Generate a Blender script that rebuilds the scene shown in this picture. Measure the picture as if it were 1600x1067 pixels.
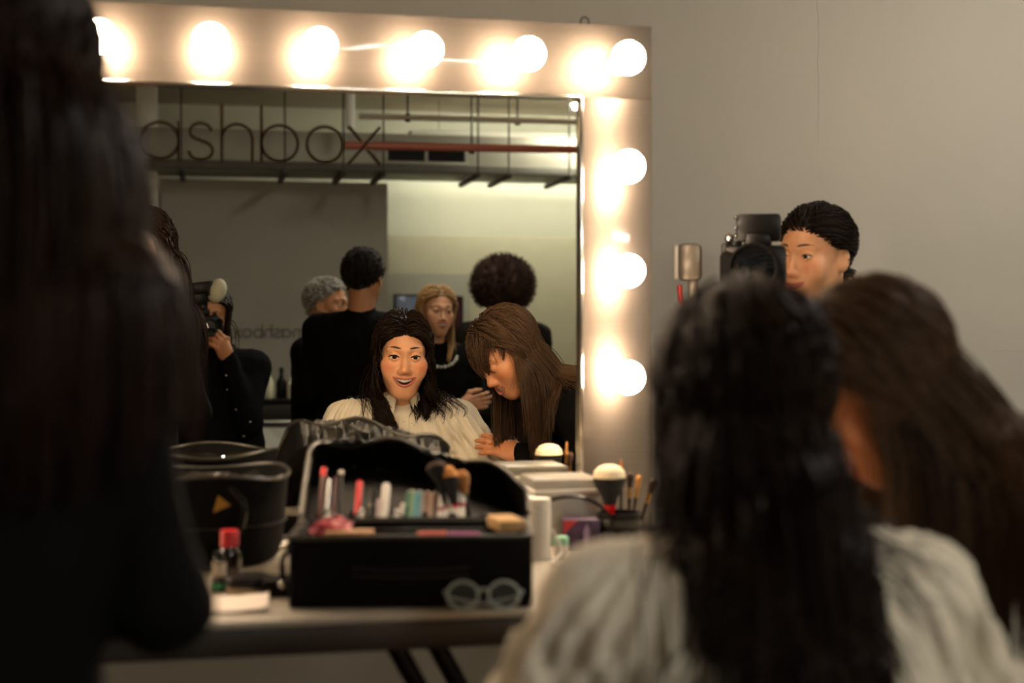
import bpy, bmesh, math, random
import numpy as np
from mathutils import Vector, Matrix

for o in list(bpy.data.objects):
    bpy.data.objects.remove(o, do_unlink=True)
random.seed(5)
RNG = np.random.default_rng(7)
SC = bpy.context.scene
COL = SC.collection

# ------------------------------------------------------------------ camera
CAM_H = 1.42
cam_d = bpy.data.cameras.new('camera')
cam = bpy.data.objects.new('camera', cam_d)
COL.objects.link(cam)
cam.location = (0, -2.9, CAM_H)
yaw = math.atan(470 / 2222)
cam.rotation_euler = (math.radians(90 - 0.6), 0, -yaw)
cam_d.sensor_width = 36
cam_d.lens = 50
cam_d.clip_start = 0.01
cam_d.dof.use_dof = True
cam_d.dof.focus_distance = 4.36
cam_d.dof.aperture_fstop = 2.2
SC.camera = cam

# ------------------------------------------------------------------ world, exposure
w = bpy.data.worlds.new('world'); SC.world = w; w.use_nodes = True
w.node_tree.nodes['Background'].inputs[0].default_value = (0.05, 0.05, 0.05, 1)
SC.view_settings.view_transform = 'Standard'
SC.view_settings.look = 'None'
SC.view_settings.gamma = 1
SC.view_settings.use_curve_mapping = False
SC.view_settings.exposure = 1.6
BULB = 48.0          # radiance of the vanity bulbs
TUBE = 22.0          # radiance of the ceiling strip light near the mirror
FILL = 14.0           # radiance of the unseen fill strip added behind the bulkhead
FAR = 75.0           # radiance of the strip lights at the far end

# ------------------------------------------------------------------ materials
def lin(c):
    if isinstance(c, str):
        c = [int(c[i:i+2], 16) / 255 for i in (0, 2, 4)]
        c = [x / 12.92 if x <= .04045 else ((x + .055) / 1.055) ** 2.4 for x in c]
    return (c[0], c[1], c[2], 1)

MATS = {}
def mat(name, col='808080', rough=.5, metal=0, spec=.5, var=.12, scale=8, bump=0, bscale=60, alpha=1,
        trans=0, emit=0, vc=False, aniso=0, coat=0, crough=.05, sheen=0, sss=0, ior=1.45, stretch=(1, 1, 1), rvar=0):
    if name in MATS: return MATS[name]
    m = bpy.data.materials.new(name); m.use_nodes = True; MATS[name] = m
    nt = m.node_tree; b = nt.nodes['Principled BSDF']
    N = lambda t: nt.nodes.new(t)
    tc = N('ShaderNodeTexCoord'); mp = N('ShaderNodeMapping')
    mp.inputs['Scale'].default_value = stretch
    nt.links.new(tc.outputs['Object'], mp.inputs[0])
    nz = N('ShaderNodeTexNoise'); nz.inputs['Scale'].default_value = scale; nz.inputs['Detail'].default_value = 5
    nt.links.new(mp.outputs[0], nz.inputs['Vector'])
    mr = N('ShaderNodeMapRange'); mr.inputs[1].default_value = .3; mr.inputs[2].default_value = .7
    mr.inputs[3].default_value = 1 - var; mr.inputs[4].default_value = 1 + var
    nt.links.new(nz.outputs[0], mr.inputs[0])
    vm = N('ShaderNodeVectorMath'); vm.operation = 'SCALE'
    if vc:
        at = N('ShaderNodeAttribute'); at.attribute_name = 'Col'
        nt.links.new(at.outputs['Color'], vm.inputs[0])
    else:
        vm.inputs[0].default_value = lin(col)[:3]
    nt.links.new(mr.outputs[0], vm.inputs['Scale'])
    nt.links.new(vm.outputs[0], b.inputs['Base Color'])
    b.inputs['Roughness'].default_value = rough
    if rvar:
        m2 = N('ShaderNodeMapRange'); m2.inputs[1].default_value = .3; m2.inputs[2].default_value = .7
        m2.inputs[3].default_value = rough - rvar; m2.inputs[4].default_value = rough + rvar
        nt.links.new(nz.outputs[0], m2.inputs[0]); nt.links.new(m2.outputs[0], b.inputs['Roughness'])
    b.inputs['Metallic'].default_value = metal
    b.inputs['Specular IOR Level'].default_value = spec
    b.inputs['IOR'].default_value = ior
    b.inputs['Alpha'].default_value = alpha
    b.inputs['Transmission Weight'].default_value = trans
    b.inputs['Anisotropic'].default_value = aniso
    b.inputs['Coat Weight'].default_value = coat; b.inputs['Coat Roughness'].default_value = crough
    b.inputs['Sheen Weight'].default_value = sheen
    if sss:
        b.inputs['Subsurface Weight'].default_value = sss
        b.inputs['Subsurface Radius'].default_value = (.012, .005, .003)
    if bump:
        n2 = N('ShaderNodeTexNoise'); n2.inputs['Scale'].default_value = bscale; n2.inputs['Detail'].default_value = 6
        nt.links.new(mp.outputs[0], n2.inputs['Vector'])
        bp = N('ShaderNodeBump'); bp.inputs['Strength'].default_value = bump; bp.inputs['Distance'].default_value = .01
        nt.links.new(n2.outputs[0], bp.inputs['Height']); nt.links.new(bp.outputs[0], b.inputs['Normal'])
    if emit:
        b.inputs['Emission Color'].default_value = lin(col); b.inputs['Emission Strength'].default_value = emit
    return m

# ------------------------------------------------------------------ mesh helpers (numpy)
A3 = lambda *a: np.array(a, float)
def nrm(v): v = np.asarray(v, float); return v / (np.linalg.norm(v) + 1e-12)
def frame(z, up=(0, 0, 1)):
    """rotation whose third column is z"""
    z = nrm(z); up = np.asarray(up, float)
    if abs(z @ up) > .98: up = A3(1, 0, 0) if abs(z[0]) < .9 else A3(0, 1, 0)
    x = nrm(np.cross(up, z)); y = np.cross(z, x)
    return np.stack([x, y, z], 1)
def rotz(a): c, s = math.cos(a), math.sin(a); return np.array([[c, -s, 0], [s, c, 0], [0, 0, 1.]])
def rotx(a): c, s = math.cos(a), math.sin(a); return np.array([[1., 0, 0], [0, c, -s], [0, s, c]])
def roty(a): c, s = math.cos(a), math.sin(a); return np.array([[c, 0, s], [0, 1., 0], [-s, 0, c]])

class MB:
    def __init__(self): self.v = []; self.f = []; self.m = []; self.c = []; self.n = 0
    def add(self, V, F, m=0, c=None):
        V = np.asarray(V, float).reshape(-1, 3)
        self.v.append(V)
        if isinstance(F, np.ndarray): self.f.append(F.astype(np.int64) + self.n)
        else: self.f.append([tuple(i + self.n for i in q) for q in F])
        self.m += [m] * len(F)
        if c is None: c = (1, 1, 1)
        c = np.asarray(c, float)
        self.c.append(np.broadcast_to(c[..., :3], (len(V), 3)))
        self.n += len(V); return self
    def part(self, vf, m=0, c=None): return self.add(vf[0], vf[1], m, c)
    def V(self): return np.concatenate(self.v)

def xf(vf, R=None, t=(0, 0, 0), s=1):
    V = np.asarray(vf[0], float) * s
    if R is not None: V = V @ np.asarray(R).T
    return V + np.asarray(t, float), vf[1]

_bc = {}
def box(c, s, bev=.0, R=None, seg=2):
    key = (tuple(round(x, 5) for x in s), bev, seg)
    if key not in _bc:
        bm = bmesh.new(); bmesh.ops.create_cube(bm, size=1)
        for v in bm.verts: v.co = Vector((v.co.x * s[0], v.co.y * s[1], v.co.z * s[2]))
        if bev > 0: bmesh.ops.bevel(bm, geom=bm.edges[:], offset=min(bev, .49 * min(s)), segments=seg, affect='EDGES', profile=.5)
        bm.verts.index_update()
        _bc[key] = (np.array([v.co[:] for v in bm.verts]), [tuple(v.index for v in f.verts) for f in bm.faces]); bm.free()
    return xf(_bc[key], R, c)
def lathe(prof, n=24, R=None, t=(0, 0, 0)):
    prof = [(max(r, 1e-5), z) for r, z in prof]; k = len(prof)
    a = np.arange(n) * 2 * math.pi / n
    V = np.array([[r * math.cos(x), r * math.sin(x), z] for r, z in prof for x in a])
    F = [(i * n + j, i * n + (j + 1) % n, (i + 1) * n + (j + 1) % n, (i + 1) * n + j) for i in range(k - 1) for j in range(n)]
    return xf((V, F), R, t)
def cyl(a, b, ra, rb=None, n=16, bev=0):
    a = np.asarray(a, float); b = np.asarray(b, float); L = np.linalg.norm(b - a); rb = ra if rb is None else rb
    e = bev
    prof = [(0, 0), (ra - e, 0), (ra, e), (rb, L - e), (rb - e, L), (0, L)] if e else [(0, 0), (ra, 0), (rb, L), (0, L)]
    return lathe(prof, n, frame(b - a), a)
def ball(c, r, n=20, k=12, R=None):
    r = np.asarray([r] * 3 if np.isscalar(r) else r, float)
    V, F = lathe([(math.sin(math.pi * i / k), -math.cos(math.pi * i / k)) for i in range(k + 1)], n)
    return xf((V * r, F), R, c)
def tube(P, r, n=8, closed=False, flat=None):
    P = np.asarray(P, float); k = len(P); r = np.broadcast_to(np.asarray(r, float), (k,))
    if closed: T = np.roll(P, -1, 0) - np.roll(P, 1, 0)
    else: T = np.gradient(P, axis=0)
    T /= np.linalg.norm(T, axis=1)[:, None] + 1e-12
    up = A3(0, 0, 1) if abs(T[0][2]) < .9 else A3(0, 1, 0)
    u = nrm(np.cross(up, T[0])); V = []
    a = np.arange(n) * 2 * math.pi / n
    for i in range(k):
        u = nrm(u - T[i] * (u @ T[i])); q = np.cross(T[i], u)
        V.append(P[i] + r[i] * (np.cos(a)[:, None] * u + np.sin(a)[:, None] * q * (flat or 1)))
    V = np.concatenate(V)
    F = [(i * n + j, i * n + (j + 1) % n, ((i + 1) % k) * n + (j + 1) % n, ((i + 1) % k) * n + j) for i in range(k if closed else k - 1) for j in range(n)]
    if not closed: F += [tuple(range(n))[::-1], tuple(range((k - 1) * n, k * n))]
    return V, F
def prism(poly, h, R=None, t=(0, 0, 0)):
    p = np.asarray(poly, float); n = len(p)
    V = np.concatenate([np.c_[p, np.zeros(n)], np.c_[p, np.full(n, h)]])
    F = [tuple(range(n))[::-1], tuple(range(n, 2 * n))] + [(i, (i + 1) % n, n + (i + 1) % n, n + i) for i in range(n)]
    return xf((V, F), R, t)
def ribbon(P, w, h):
    """flat stroke in the xz plane, thickness h towards -y"""
    P = np.asarray(P, float); T = np.gradient(P, axis=0); T /= np.linalg.norm(T, axis=1)[:, None] + 1e-12
    N = np.c_[-T[:, 1], T[:, 0]]; k = len(P)
    L = P + N * w / 2; Rr = P - N * w / 2
    ring = np.stack([L, L, Rr, Rr], 1); V = np.zeros((k, 4, 3)); V[:, :, 0] = ring[:, :, 0]; V[:, :, 2] = ring[:, :, 1]
    V[:, 1, 1] = -h; V[:, 2, 1] = -h; V = V.reshape(-1, 3)
    F = [(i * 4 + j, (i + 1) * 4 + j, (i + 1) * 4 + (j + 1) % 4, i * 4 + (j + 1) % 4) for i in range(k - 1) for j in range(4)]
    F += [(0, 1, 2, 3), ((k - 1) * 4 + 3, (k - 1) * 4 + 2, (k - 1) * 4 + 1, (k - 1) * 4)]
    return V, F
def bez(pts, n=24):
    """Catmull-Rom through points"""
    P = np.asarray(pts, float); P = np.concatenate([[2 * P[0] - P[1]], P, [2 * P[-1] - P[-2]]])
    out = []; m = len(P) - 3
    for i in np.linspace(0, m - 1e-6, n):
        k = int(i); t = i - k; a, b, c, d = P[k:k + 4]
        out.append(.5 * ((2 * b) + (c - a) * t + (2 * a - 5 * b + 4 * c - d) * t * t + (3 * b - a - 3 * c + d) * t ** 3))
    return np.array(out)

ORG = {}
def obj(name, g, mats, parent=None, loc=None, sharp=40, smooth=True):
    """one mesh object; vertices are given in world space, parts hang under their thing"""
    if isinstance(g, tuple): b = MB(); b.add(*g); g = b
    if not isinstance(mats, (list, tuple)): mats = [mats]
    V = g.V()
    if parent is not None: org = ORG[parent.name]
    elif loc is not None: org = np.asarray(loc, float)
    else: lo, hi = V.min(0), V.max(0); org = A3((lo[0] + hi[0]) / 2, (lo[1] + hi[1]) / 2, lo[2])
    me = bpy.data.meshes.new(name)
    lens = np.concatenate([np.full(len(F), F.shape[1]) if isinstance(F, np.ndarray) else np.array([len(q) for q in F], int) for F in g.f])
    idx = np.concatenate([F.ravel() if isinstance(F, np.ndarray) else np.array([i for q in F for i in q], int) for F in g.f])
    me.vertices.add(len(V)); me.vertices.foreach_set('co', (V - org).astype(np.float32).ravel())
    me.loops.add(len(idx)); me.loops.foreach_set('vertex_index', idx.astype(np.int32))
    me.polygons.add(len(lens)); me.polygons.foreach_set('loop_start', np.concatenate([[0], np.cumsum(lens)[:-1]]).astype(np.int32)); me.polygons.foreach_set('loop_total', lens.astype(np.int32))
    me.update(calc_edges=True)
    for m in mats: me.materials.append(m)
    if len(mats) > 1: me.polygons.foreach_set('material_index', g.m)
    C = np.concatenate(g.c)
    if C.min() < .9999:
        at = me.color_attributes.new('Col', 'FLOAT_COLOR', 'POINT')
        at.data.foreach_set('color', np.c_[C, np.ones(len(C))].ravel().astype(np.float32))
    me.validate(clean_customdata=False)
    if not smooth: me.polygons.foreach_set('use_smooth', [False] * len(me.polygons))
    if smooth:
        me.polygons.foreach_set('use_smooth', [True] * len(me.polygons))
        if sharp and len(me.polygons) < 20000: me.set_sharp_from_angle(angle=math.radians(sharp))
    o = bpy.data.objects.new(name, me); COL.objects.link(o)
    ORG[o.name] = org
    if parent is not None: o.parent = parent
    else: o.location = org
    return o
def thing(name, label, cat, loc, group=None):
    o = bpy.data.objects.new(name, None); COL.objects.link(o); o.location = loc; o.empty_display_size = .05
    ORG[o.name] = np.asarray(loc, float); return tag(o, label, cat, group)
def tag(o, label=None, cat=None, group=None, kind=None):
    for k, v in (('label', label), ('category', cat), ('group', group), ('kind', kind)):
        if v: o[k] = v
    return o
def struct(name, g, m, label=None, parent=None, **k):
    o = obj(name, g, m, parent, **k)
    if parent is None: tag(o, label, None, None, 'structure')
    return o
# ------------------------------------------------------------------ implicit surfaces for bodies and clothes
def s_cap(P, a, b, ra, rb):
    a = np.asarray(a, np.float32); ba = np.asarray(b, np.float32) - a; q = P - a
    t = np.clip((q @ ba) / (ba @ ba + 1e-9), 0, 1)
    d = q - t[:, None] * ba
    return np.sqrt(np.einsum('ij,ij->i', d, d)) - (ra + (rb - ra) * t)
def s_ell(P, c, r, R=None):
    q = P - np.asarray(c, np.float32)
    if R is not None: q = q @ np.asarray(R, np.float32)
    r = np.asarray(r, np.float32); u = q / r; v = u / r
    k0 = np.sqrt(np.einsum('ij,ij->i', u, u)); k1 = np.sqrt(np.einsum('ij,ij->i', v, v)) + 1e-9
    return k0 * (k0 - 1) / k1
def smin(a, b, k):
    h = np.maximum(k - np.abs(a - b), 0) / k
    return np.minimum(a, b) - h * h * k * .25
def smax(a, b, k): return -smin(-a, -b, k)

def nets(fun, lo, hi, h):
    ax = [np.arange(lo[i], hi[i] + h, h, dtype=np.float32) for i in range(3)]
    sh = tuple(len(a) for a in ax)
    G = np.stack(np.meshgrid(*ax, indexing='ij'), -1).reshape(-1, 3)
    F = np.concatenate([fun(G[i:i + 400000]) for i in range(0, len(G), 400000)]).reshape(sh)
    S = F < 0
    c = np.zeros(tuple(s - 1 for s in sh), np.int8)
    offs = [(i, j, k) for i in (0, 1) for j in (0, 1) for k in (0, 1)]
    sl = lambda o: tuple(slice(o[d], sh[d] - 1 + o[d]) for d in range(3))
    for o in offs: c += S[sl(o)]
    act = (c > 0) & (c < 8); idx = np.argwhere(act)
    vid = np.full(act.shape, -1, np.int64); vid[act] = np.arange(len(idx))
    acc = np.zeros((len(idx), 3)); cnt = np.zeros(len(idx))
    for o in offs:
        for d in range(3):
            if o[d] == 1: continue
            p = list(o); p[d] = 1
            fa = F[tuple((idx + o).T)]; fb = F[tuple((idx + p).T)]
            m = (fa < 0) != (fb < 0); t = np.where(m, fa / (fa - fb + 1e-20), 0)
            pt = np.tile(np.array(o, float), (len(idx), 1)); pt[:, d] = t
            acc[m] += pt[m]; cnt[m] += 1
    V = np.array([a[0] for a in ax]) + h * (idx + acc / cnt[:, None])
    quads = []
    for d in range(3):
        u, v = (d + 1) % 3, (d + 2) % 3
        s0 = [slice(None)] * 3; s1 = [slice(None)] * 3; s0[d] = slice(0, -1); s1[d] = slice(1, None)
        a, b = S[tuple(s0)], S[tuple(s1)]
        e = np.argwhere(a != b)
        ok = (e[:, u] > 0) & (e[:, v] > 0) & (e[:, u] < sh[u] - 1) & (e[:, v] < sh[v] - 1); e = e[ok]
        q = []
        for du, dv in ((1, 1), (0, 1), (0, 0), (1, 0)):
            w_ = e.copy(); w_[:, u] -= du; w_[:, v] -= dv; q.append(vid[tuple(w_.T)])
        q = np.stack(q, 1); flip = ~a[tuple(e.T)]
        q[flip] = q[flip][:, ::-1]; quads.append(q)
    return V, np.concatenate(quads)

def vnoise(P, f, seed=0):
    r = np.random.default_rng(seed); out = np.zeros(len(P))
    for i in range(5):
        k = nrm(r.normal(size=3)) * f * (1 + .6 * i); out += np.sin(P @ k + r.uniform(0, 6.28)) / (1 + .5 * i)
    return out / 2.2

# ------------------------------------------------------------------ head: local frame, y forward, z up, origin between the ears at eye level
def head_fun(neck, q):
    male = q.get('male', 0); fat = q.get('wid', 1)
    smile = q.get('smile', 0); ex = q.get('ex', .031); mw = q.get('mw', 1.0)
    def base(P):
        X = P.copy(); X[:, 0] = np.abs(X[:, 0])
        d = s_ell(P, (0, -.008, .028), (.073 * fat, .094, .082))
        d = smin(d, s_ell(P, (0, .022, -.030), (.061 * fat, .064, .078)), .03)
        d = smin(d, s_ell(P, (0, .071, -.098 - .004 * male), (.016 + .008 * male, .014, .014)), .04)
        d = smin(d, s_cap(X, (.045 * fat + .004 * male, .0, -.050 - .01 * male), (.012 + .004 * male, .062, -.098), .012 + .004 * male, .010), .04)
        d = smin(d, s_ell(X, (.040, .061, -.028 + .004 * smile), (.021, .019, .017)), .022)
        d = smin(d, s_cap(X, (.010, .085, .019), (.043, .068, .021), .006 + .003 * male, .006), .016)
        d = smin(d, s_cap(P, (0, .080, .016), (0, .101, -.032), .0075, .0080), .018)
        d = smin(d, s_ell(P, (0, .103, -.036), (.0090, .009, .0080)), .010)
        d = smin(d, s_ell(X, (.0115, .094, -.040), (.0060, .008, .0060)), .010)
        d = smin(d, s_ell(P, (0, .070, -.068), (.033, .024, .024)), .022)
        d = smax(d, -s_ell(X, (ex, .1005, -.001), (.020, .0155, .0125)), .018)
        if smile:   # cheeks pushed up beside the mouth
            d = smin(d, s_ell(X, (.040, .063, -.043), (.013, .012, .014)), .035)
        return d
    def f(P):
        X = P.copy(); X[:, 0] = np.abs(X[:, 0])
        d = base(P)
        lid = np.sqrt(((X - np.array((ex, .0755, -.0005), np.float32)) ** 2).sum(1)) - .0142
        op = np.float32(q.get('eye', 1.0))
        if op > 0:   # almond opening between the lids
            R_ = .0225; dd = R_ - .0052 * op
            u = X[:, 0] - ex; vz = X[:, 2] - .10 * u + .0004
            ves = np.maximum(np.sqrt(u * u + (vz - dd) ** 2), np.sqrt(u * u + (vz + dd) ** 2)) - R_
            lid = np.maximum(lid, -np.maximum(ves, .076 - X[:, 1]))
        d = smin(d, lid, .004)
        d = smin(d, s_ell(X, (.073 * fat, -.006, -.014), (.007, .017, .029), rotx(.2) @ rotz(.35)), .008)
        d = smax(d, -s_ell(X, (.0815 * fat, .000, -.010), (.0055, .008, .015)), .005)
        if smile == 2:
            x = P[:, 0] / (.027 * mw); zu = -.0600 + .0040 * x * x; zl = -.0755 + .0195 * x * x
            cav = np.maximum(np.maximum(P[:, 2] - zu, zl - P[:, 2]), .066 - P[:, 1])
            d = smax(d, -cav, .003)
        d = smin(d, s_cap(P, (0, -.020, -.065), neck, .047 + .008 * male, .052 + .008 * male), .03)
        return d
    return f, base
def surf(f, x, z, hi=.13):
    """front surface y at (x, z)"""
    ys = np.linspace(hi, .02, 300, dtype=np.float32)
    P = np.stack([np.full(300, x), ys, np.full(300, z)], 1).astype(np.float32)
    d = f(P); i = np.argmax(d < 0); return float(ys[i]) if d[i] < 0 else .05

def make_head(mb, pos, fwd, up, s, neck_w, q, skin, res):
    fwd = nrm(fwd); x = nrm(np.cross(fwd, up)); up = np.cross(x, fwd)
    R = np.stack([x, fwd, up], 1)
    neck = ((np.asarray(neck_w) - pos) @ R) / s
    f, base = head_fun(neck, q)
    lo = np.minimum((-.10, -.13, -.135), neck - .06); hi = np.maximum((.10, .13, .13), neck + .06)
    V, F = nets(f, lo, hi, res)
    sk = np.array(lin(skin)[:3]); C = np.tile(sk, (len(V), 1))
    ax_ = np.abs(V[:, 0])
    blush = np.exp(-(((ax_ - .046) / .018) ** 2 + ((V[:, 2] + .028) / .017) ** 2)) * (V[:, 1] > .03)
    C *= 1 - blush[:, None] * np.array((.06, .32, .38)) * q.get('blush', .5)
    nose = np.exp(-((V[:, 0] / .014) ** 2 + ((V[:, 2] + .04) / .012) ** 2)) * (V[:, 1] > .09)
    C *= 1 - nose[:, None] * np.array((.02, .12, .12))
    if 'hair' in q:
        hm = (.766 * V[:, 2] - .643 * V[:, 1] > q.get('hl', .004)) & (V[:, 2] > -.075) & ~((ax_ > .068) & (V[:, 2] < .022) & (V[:, 1] > -.03))
        C[hm] = np.array(lin(q['hair'])[:3]) * .8
    if q.get('smile') == 2:   # inside of the mouth
        ins = (V[:, 1] < .083) & (V[:, 1] > .05) & (ax_ < .029) & (V[:, 2] < -.050) & (V[:, 2] > -.082) & (base(V.astype(np.float32)) < -.002)
        C[ins] = (.10, .015, .012)
    Wd = lambda p: np.asarray(p) * s @ R.T + pos
    mb.add(Wd(V), F, 0, C)
    ex = q.get('ex', .031); mw = q.get('mw', 1.0)
    # eyes
    for sg in (-1, 1):
        c = A3(sg * ex, .0755, -.0005)
        g = nrm(A3(sg * -.02, 1, -.03) + A3(*q.get('gaze', (0, 0, 0))))
        prof = [(.0128 * math.sin(math.pi * i / 24), -.0128 * math.cos(math.pi * i / 24)) for i in range(25)]
        Ve, Fe = lathe(prof, 20, frame(g)); mb.add(Wd(Ve + c), Fe, 1, (.75, .72, .68))
        cap_ = [(r * 1.0, math.sqrt(max(.01292 ** 2 - r * r, 0))) for r in np.linspace(.0062, 0, 6)]
        Vi, Fi = lathe(cap_, 20, frame(g)); ci = np.tile(lin(q.get('iris', '3a2010'))[:3], (len(Vi), 1))
        mb.add(Wd(Vi + c), Fi, 1, ci)
        cap_ = [(r, math.sqrt(max(.01297 ** 2 - r * r, 0))) for r in np.linspace(.0028, 0, 4)]
        Vi, Fi = lathe(cap_, 16, frame(g)); mb.add(Wd(Vi + c), Fi, 1, (.004, .004, .004))
        # upper lash line on the lid edge
        t = np.linspace(-1, 1, 13); pts = []
        op = q.get('eye', 1.0); R_ = .0225; dd = R_ - .0052 * max(op, .05)
        hw = math.sqrt(R_ ** 2 - dd ** 2)
        lx = t * hw * 1.04; lz = np.sqrt(np.maximum(R_ ** 2 - lx ** 2, 0)) - dd + .10 * lx - .0004
        if op <= .05: lz = -np.sqrt(np.maximum(R_ ** 2 - lx ** 2, 0)) + R_ - .003
        for a, b_ in zip(lx, lz):
            yy = .0755 + math.sqrt(max(.0145 ** 2 - a * a - b_ * b_, 1e-6)); pts.append((sg * (ex + a), yy, b_))
        rr = .0007 + .0007 * np.sin((t + 1) / 2 * math.pi * .8 + .3); rr[0] *= .5
        mb.add(Wd(tube(pts, rr * q.get('lash', 1), 6)[0]), tube(pts, rr, 6)[1], 1, (.012, .008, .006))
        # brow
        t = np.linspace(0, 1, 12); bx = sg * (.012 + .036 * t); bz = .0232 + .0038 * np.sin(t * 2.7) - .0012 * t + q.get('browz', 0)
        pts = [(a, surf(base, a, b_) - .0008, b_) for a, b_ in zip(bx, bz)]
        rr = (.0028 * np.sin(np.clip(t * 2.6 + .65, 0, math.pi - .35))) * q.get('brow', 1)
        Vb, Fb = tube(pts, rr, 6); mb.add(Wd(Vb), Fb, 0, lin(q.get('browc', q.get('hair', '201510')))[:3])
    # lips
    lipc = np.array(lin(q.get('lip', 'b06050'))[:3])
    sm = q.get('smile', 0); t = np.linspace(-1, 1, 19)
    if sm == 2:
        W_ = .0290 * mw; xs = t * W_; xx = xs / (.027 * mw)
        zu = -.0580 + .0036 * xx * xx - .0010 * np.exp(-(t / .12) ** 2); zl = -.0780 + .0205 * xx * xx
        zl = np.minimum(zl, zu + .0004)
        ru = .0027 * (1 - .7 * t ** 4); rl = .0037 * (1 - .7 * t ** 4)
        yu = [surf(base, a, b_ + .003) for a, b_ in zip(xs, zu)]; yl = [surf(base, a, b_) + .0005 for a, b_ in zip(xs, zl)]
    else:
        W_ = .024 + .004 * sm; xs = t * W_; cz = .006 * sm
        zu = -.0655 + cz * t ** 2 - .0012 * np.exp(-(t / .15) ** 2); zl = -.0725 + (cz + .006) * t ** 2
        ru = .0034 * (1 - .8 * t ** 4); rl = .0044 * (1 - .8 * t ** 4)
        yu = [surf(base, a, b_) - .0005 for a, b_ in zip(xs, zu)]; yl = [surf(base, a, b_) - .0005 for a, b_ in zip(xs, zl)]
    for z_, r_, y_ in ((zu, ru, yu), (zl, rl, yl)):
        Vt, Ft = tube(np.stack([xs, y_, z_], 1), r_, 10); mb.add(Wd(Vt), Ft, 0, lipc)
    if sm == 2:   # upper teeth as a curved strip of eight
        for k in range(-5, 5):
            cx = (k + .5) * .0049 * mw; cy = q.get('teeth_y', .0900) - 15 * cx * cx; hgt = .0128 - .20 * abs(cx)
            b_ = box((cx, cy, -.0585 + 5 * cx * cx - hgt / 2 + .002), (.0048 * mw, .004, hgt), .0012, rotz(-cx * 30))
            mb.add(Wd(b_[0]), b_[1], 1, (.86, .83, .76))
    return R, f

# ------------------------------------------------------------------ hands
def hand_fun(wr, d, n, curl, sp=1.0, thumb=1, tc=.4):
    """wrist point, finger direction, back-of-hand normal; thumb = side"""
    d = nrm(d); n = nrm(np.asarray(n, float) - d * (np.asarray(n) @ d)); t = np.cross(d, n) * thumb
    R = np.stack([t, d, n], 1); wr = np.asarray(wr, float); prm = []
    L = lambda a, b, c: wr + t * a + d * b + n * c
    for i, (o, l) in enumerate(zip((.030, .010, -.010, -.028), (.070, .077, .072, .056))):
        c1 = curl * (.9 + .15 * i); p0 = L(o * .95, .078 - abs(o - .01) * .2, 0); dr = d + t * o * 3.5 * sp
        d1 = nrm(dr * math.cos(c1 * .5) - n * math.sin(c1 * .5)); d2 = nrm(dr * math.cos(c1 * 1.25) - n * math.sin(c1 * 1.25)); d3 = nrm(dr * math.cos(c1 * 1.8) - n * math.sin(c1 * 1.8))
        p1 = p0 + d1 * l * .5; p2 = p1 + d2 * l * .3; p3 = p2 + d3 * l * .22
        prm += [(p0, p1, .0092, .0084), (p1, p2, .0084, .0076), (p2, p3, .0076, .0066)]
    q0 = L(.022, .022, -.004); q1 = q0 + nrm(t * .75 + d * .65 - n * .25) * .042; q2 = q1 + nrm(t * (.45 - tc) + d * .85 - n * (.1 + tc)) * .032; q3 = q2 + nrm(t * (.3 - tc) + d * .9 - n * (.2 + tc)) * .024
    th = [(q0, q1, .0125, .0105), (q1, q2, .0105, .0092), (q2, q3, .0092, .0075)]
    def f(P):
        g = s_ell(P, wr + d * .046, (.040, .050, .0155), R)
        g = smin(g, s_cap(P, wr - d * .06, wr + d * .02, .028, .024), .03)
        for a, b, ra, rb in prm[::1]: g = smin(g, s_cap(P, a, b, ra, rb), .006)
        for a, b, ra, rb in th: g = smin(g, s_cap(P, a, b, ra, rb), .01)
        return g
    pts = np.array([p for a, b, _, _ in prm + th for p in (a, b)] + [wr - d * .06])
    return f, pts.min(0) - .035, pts.max(0) + .035

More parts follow.
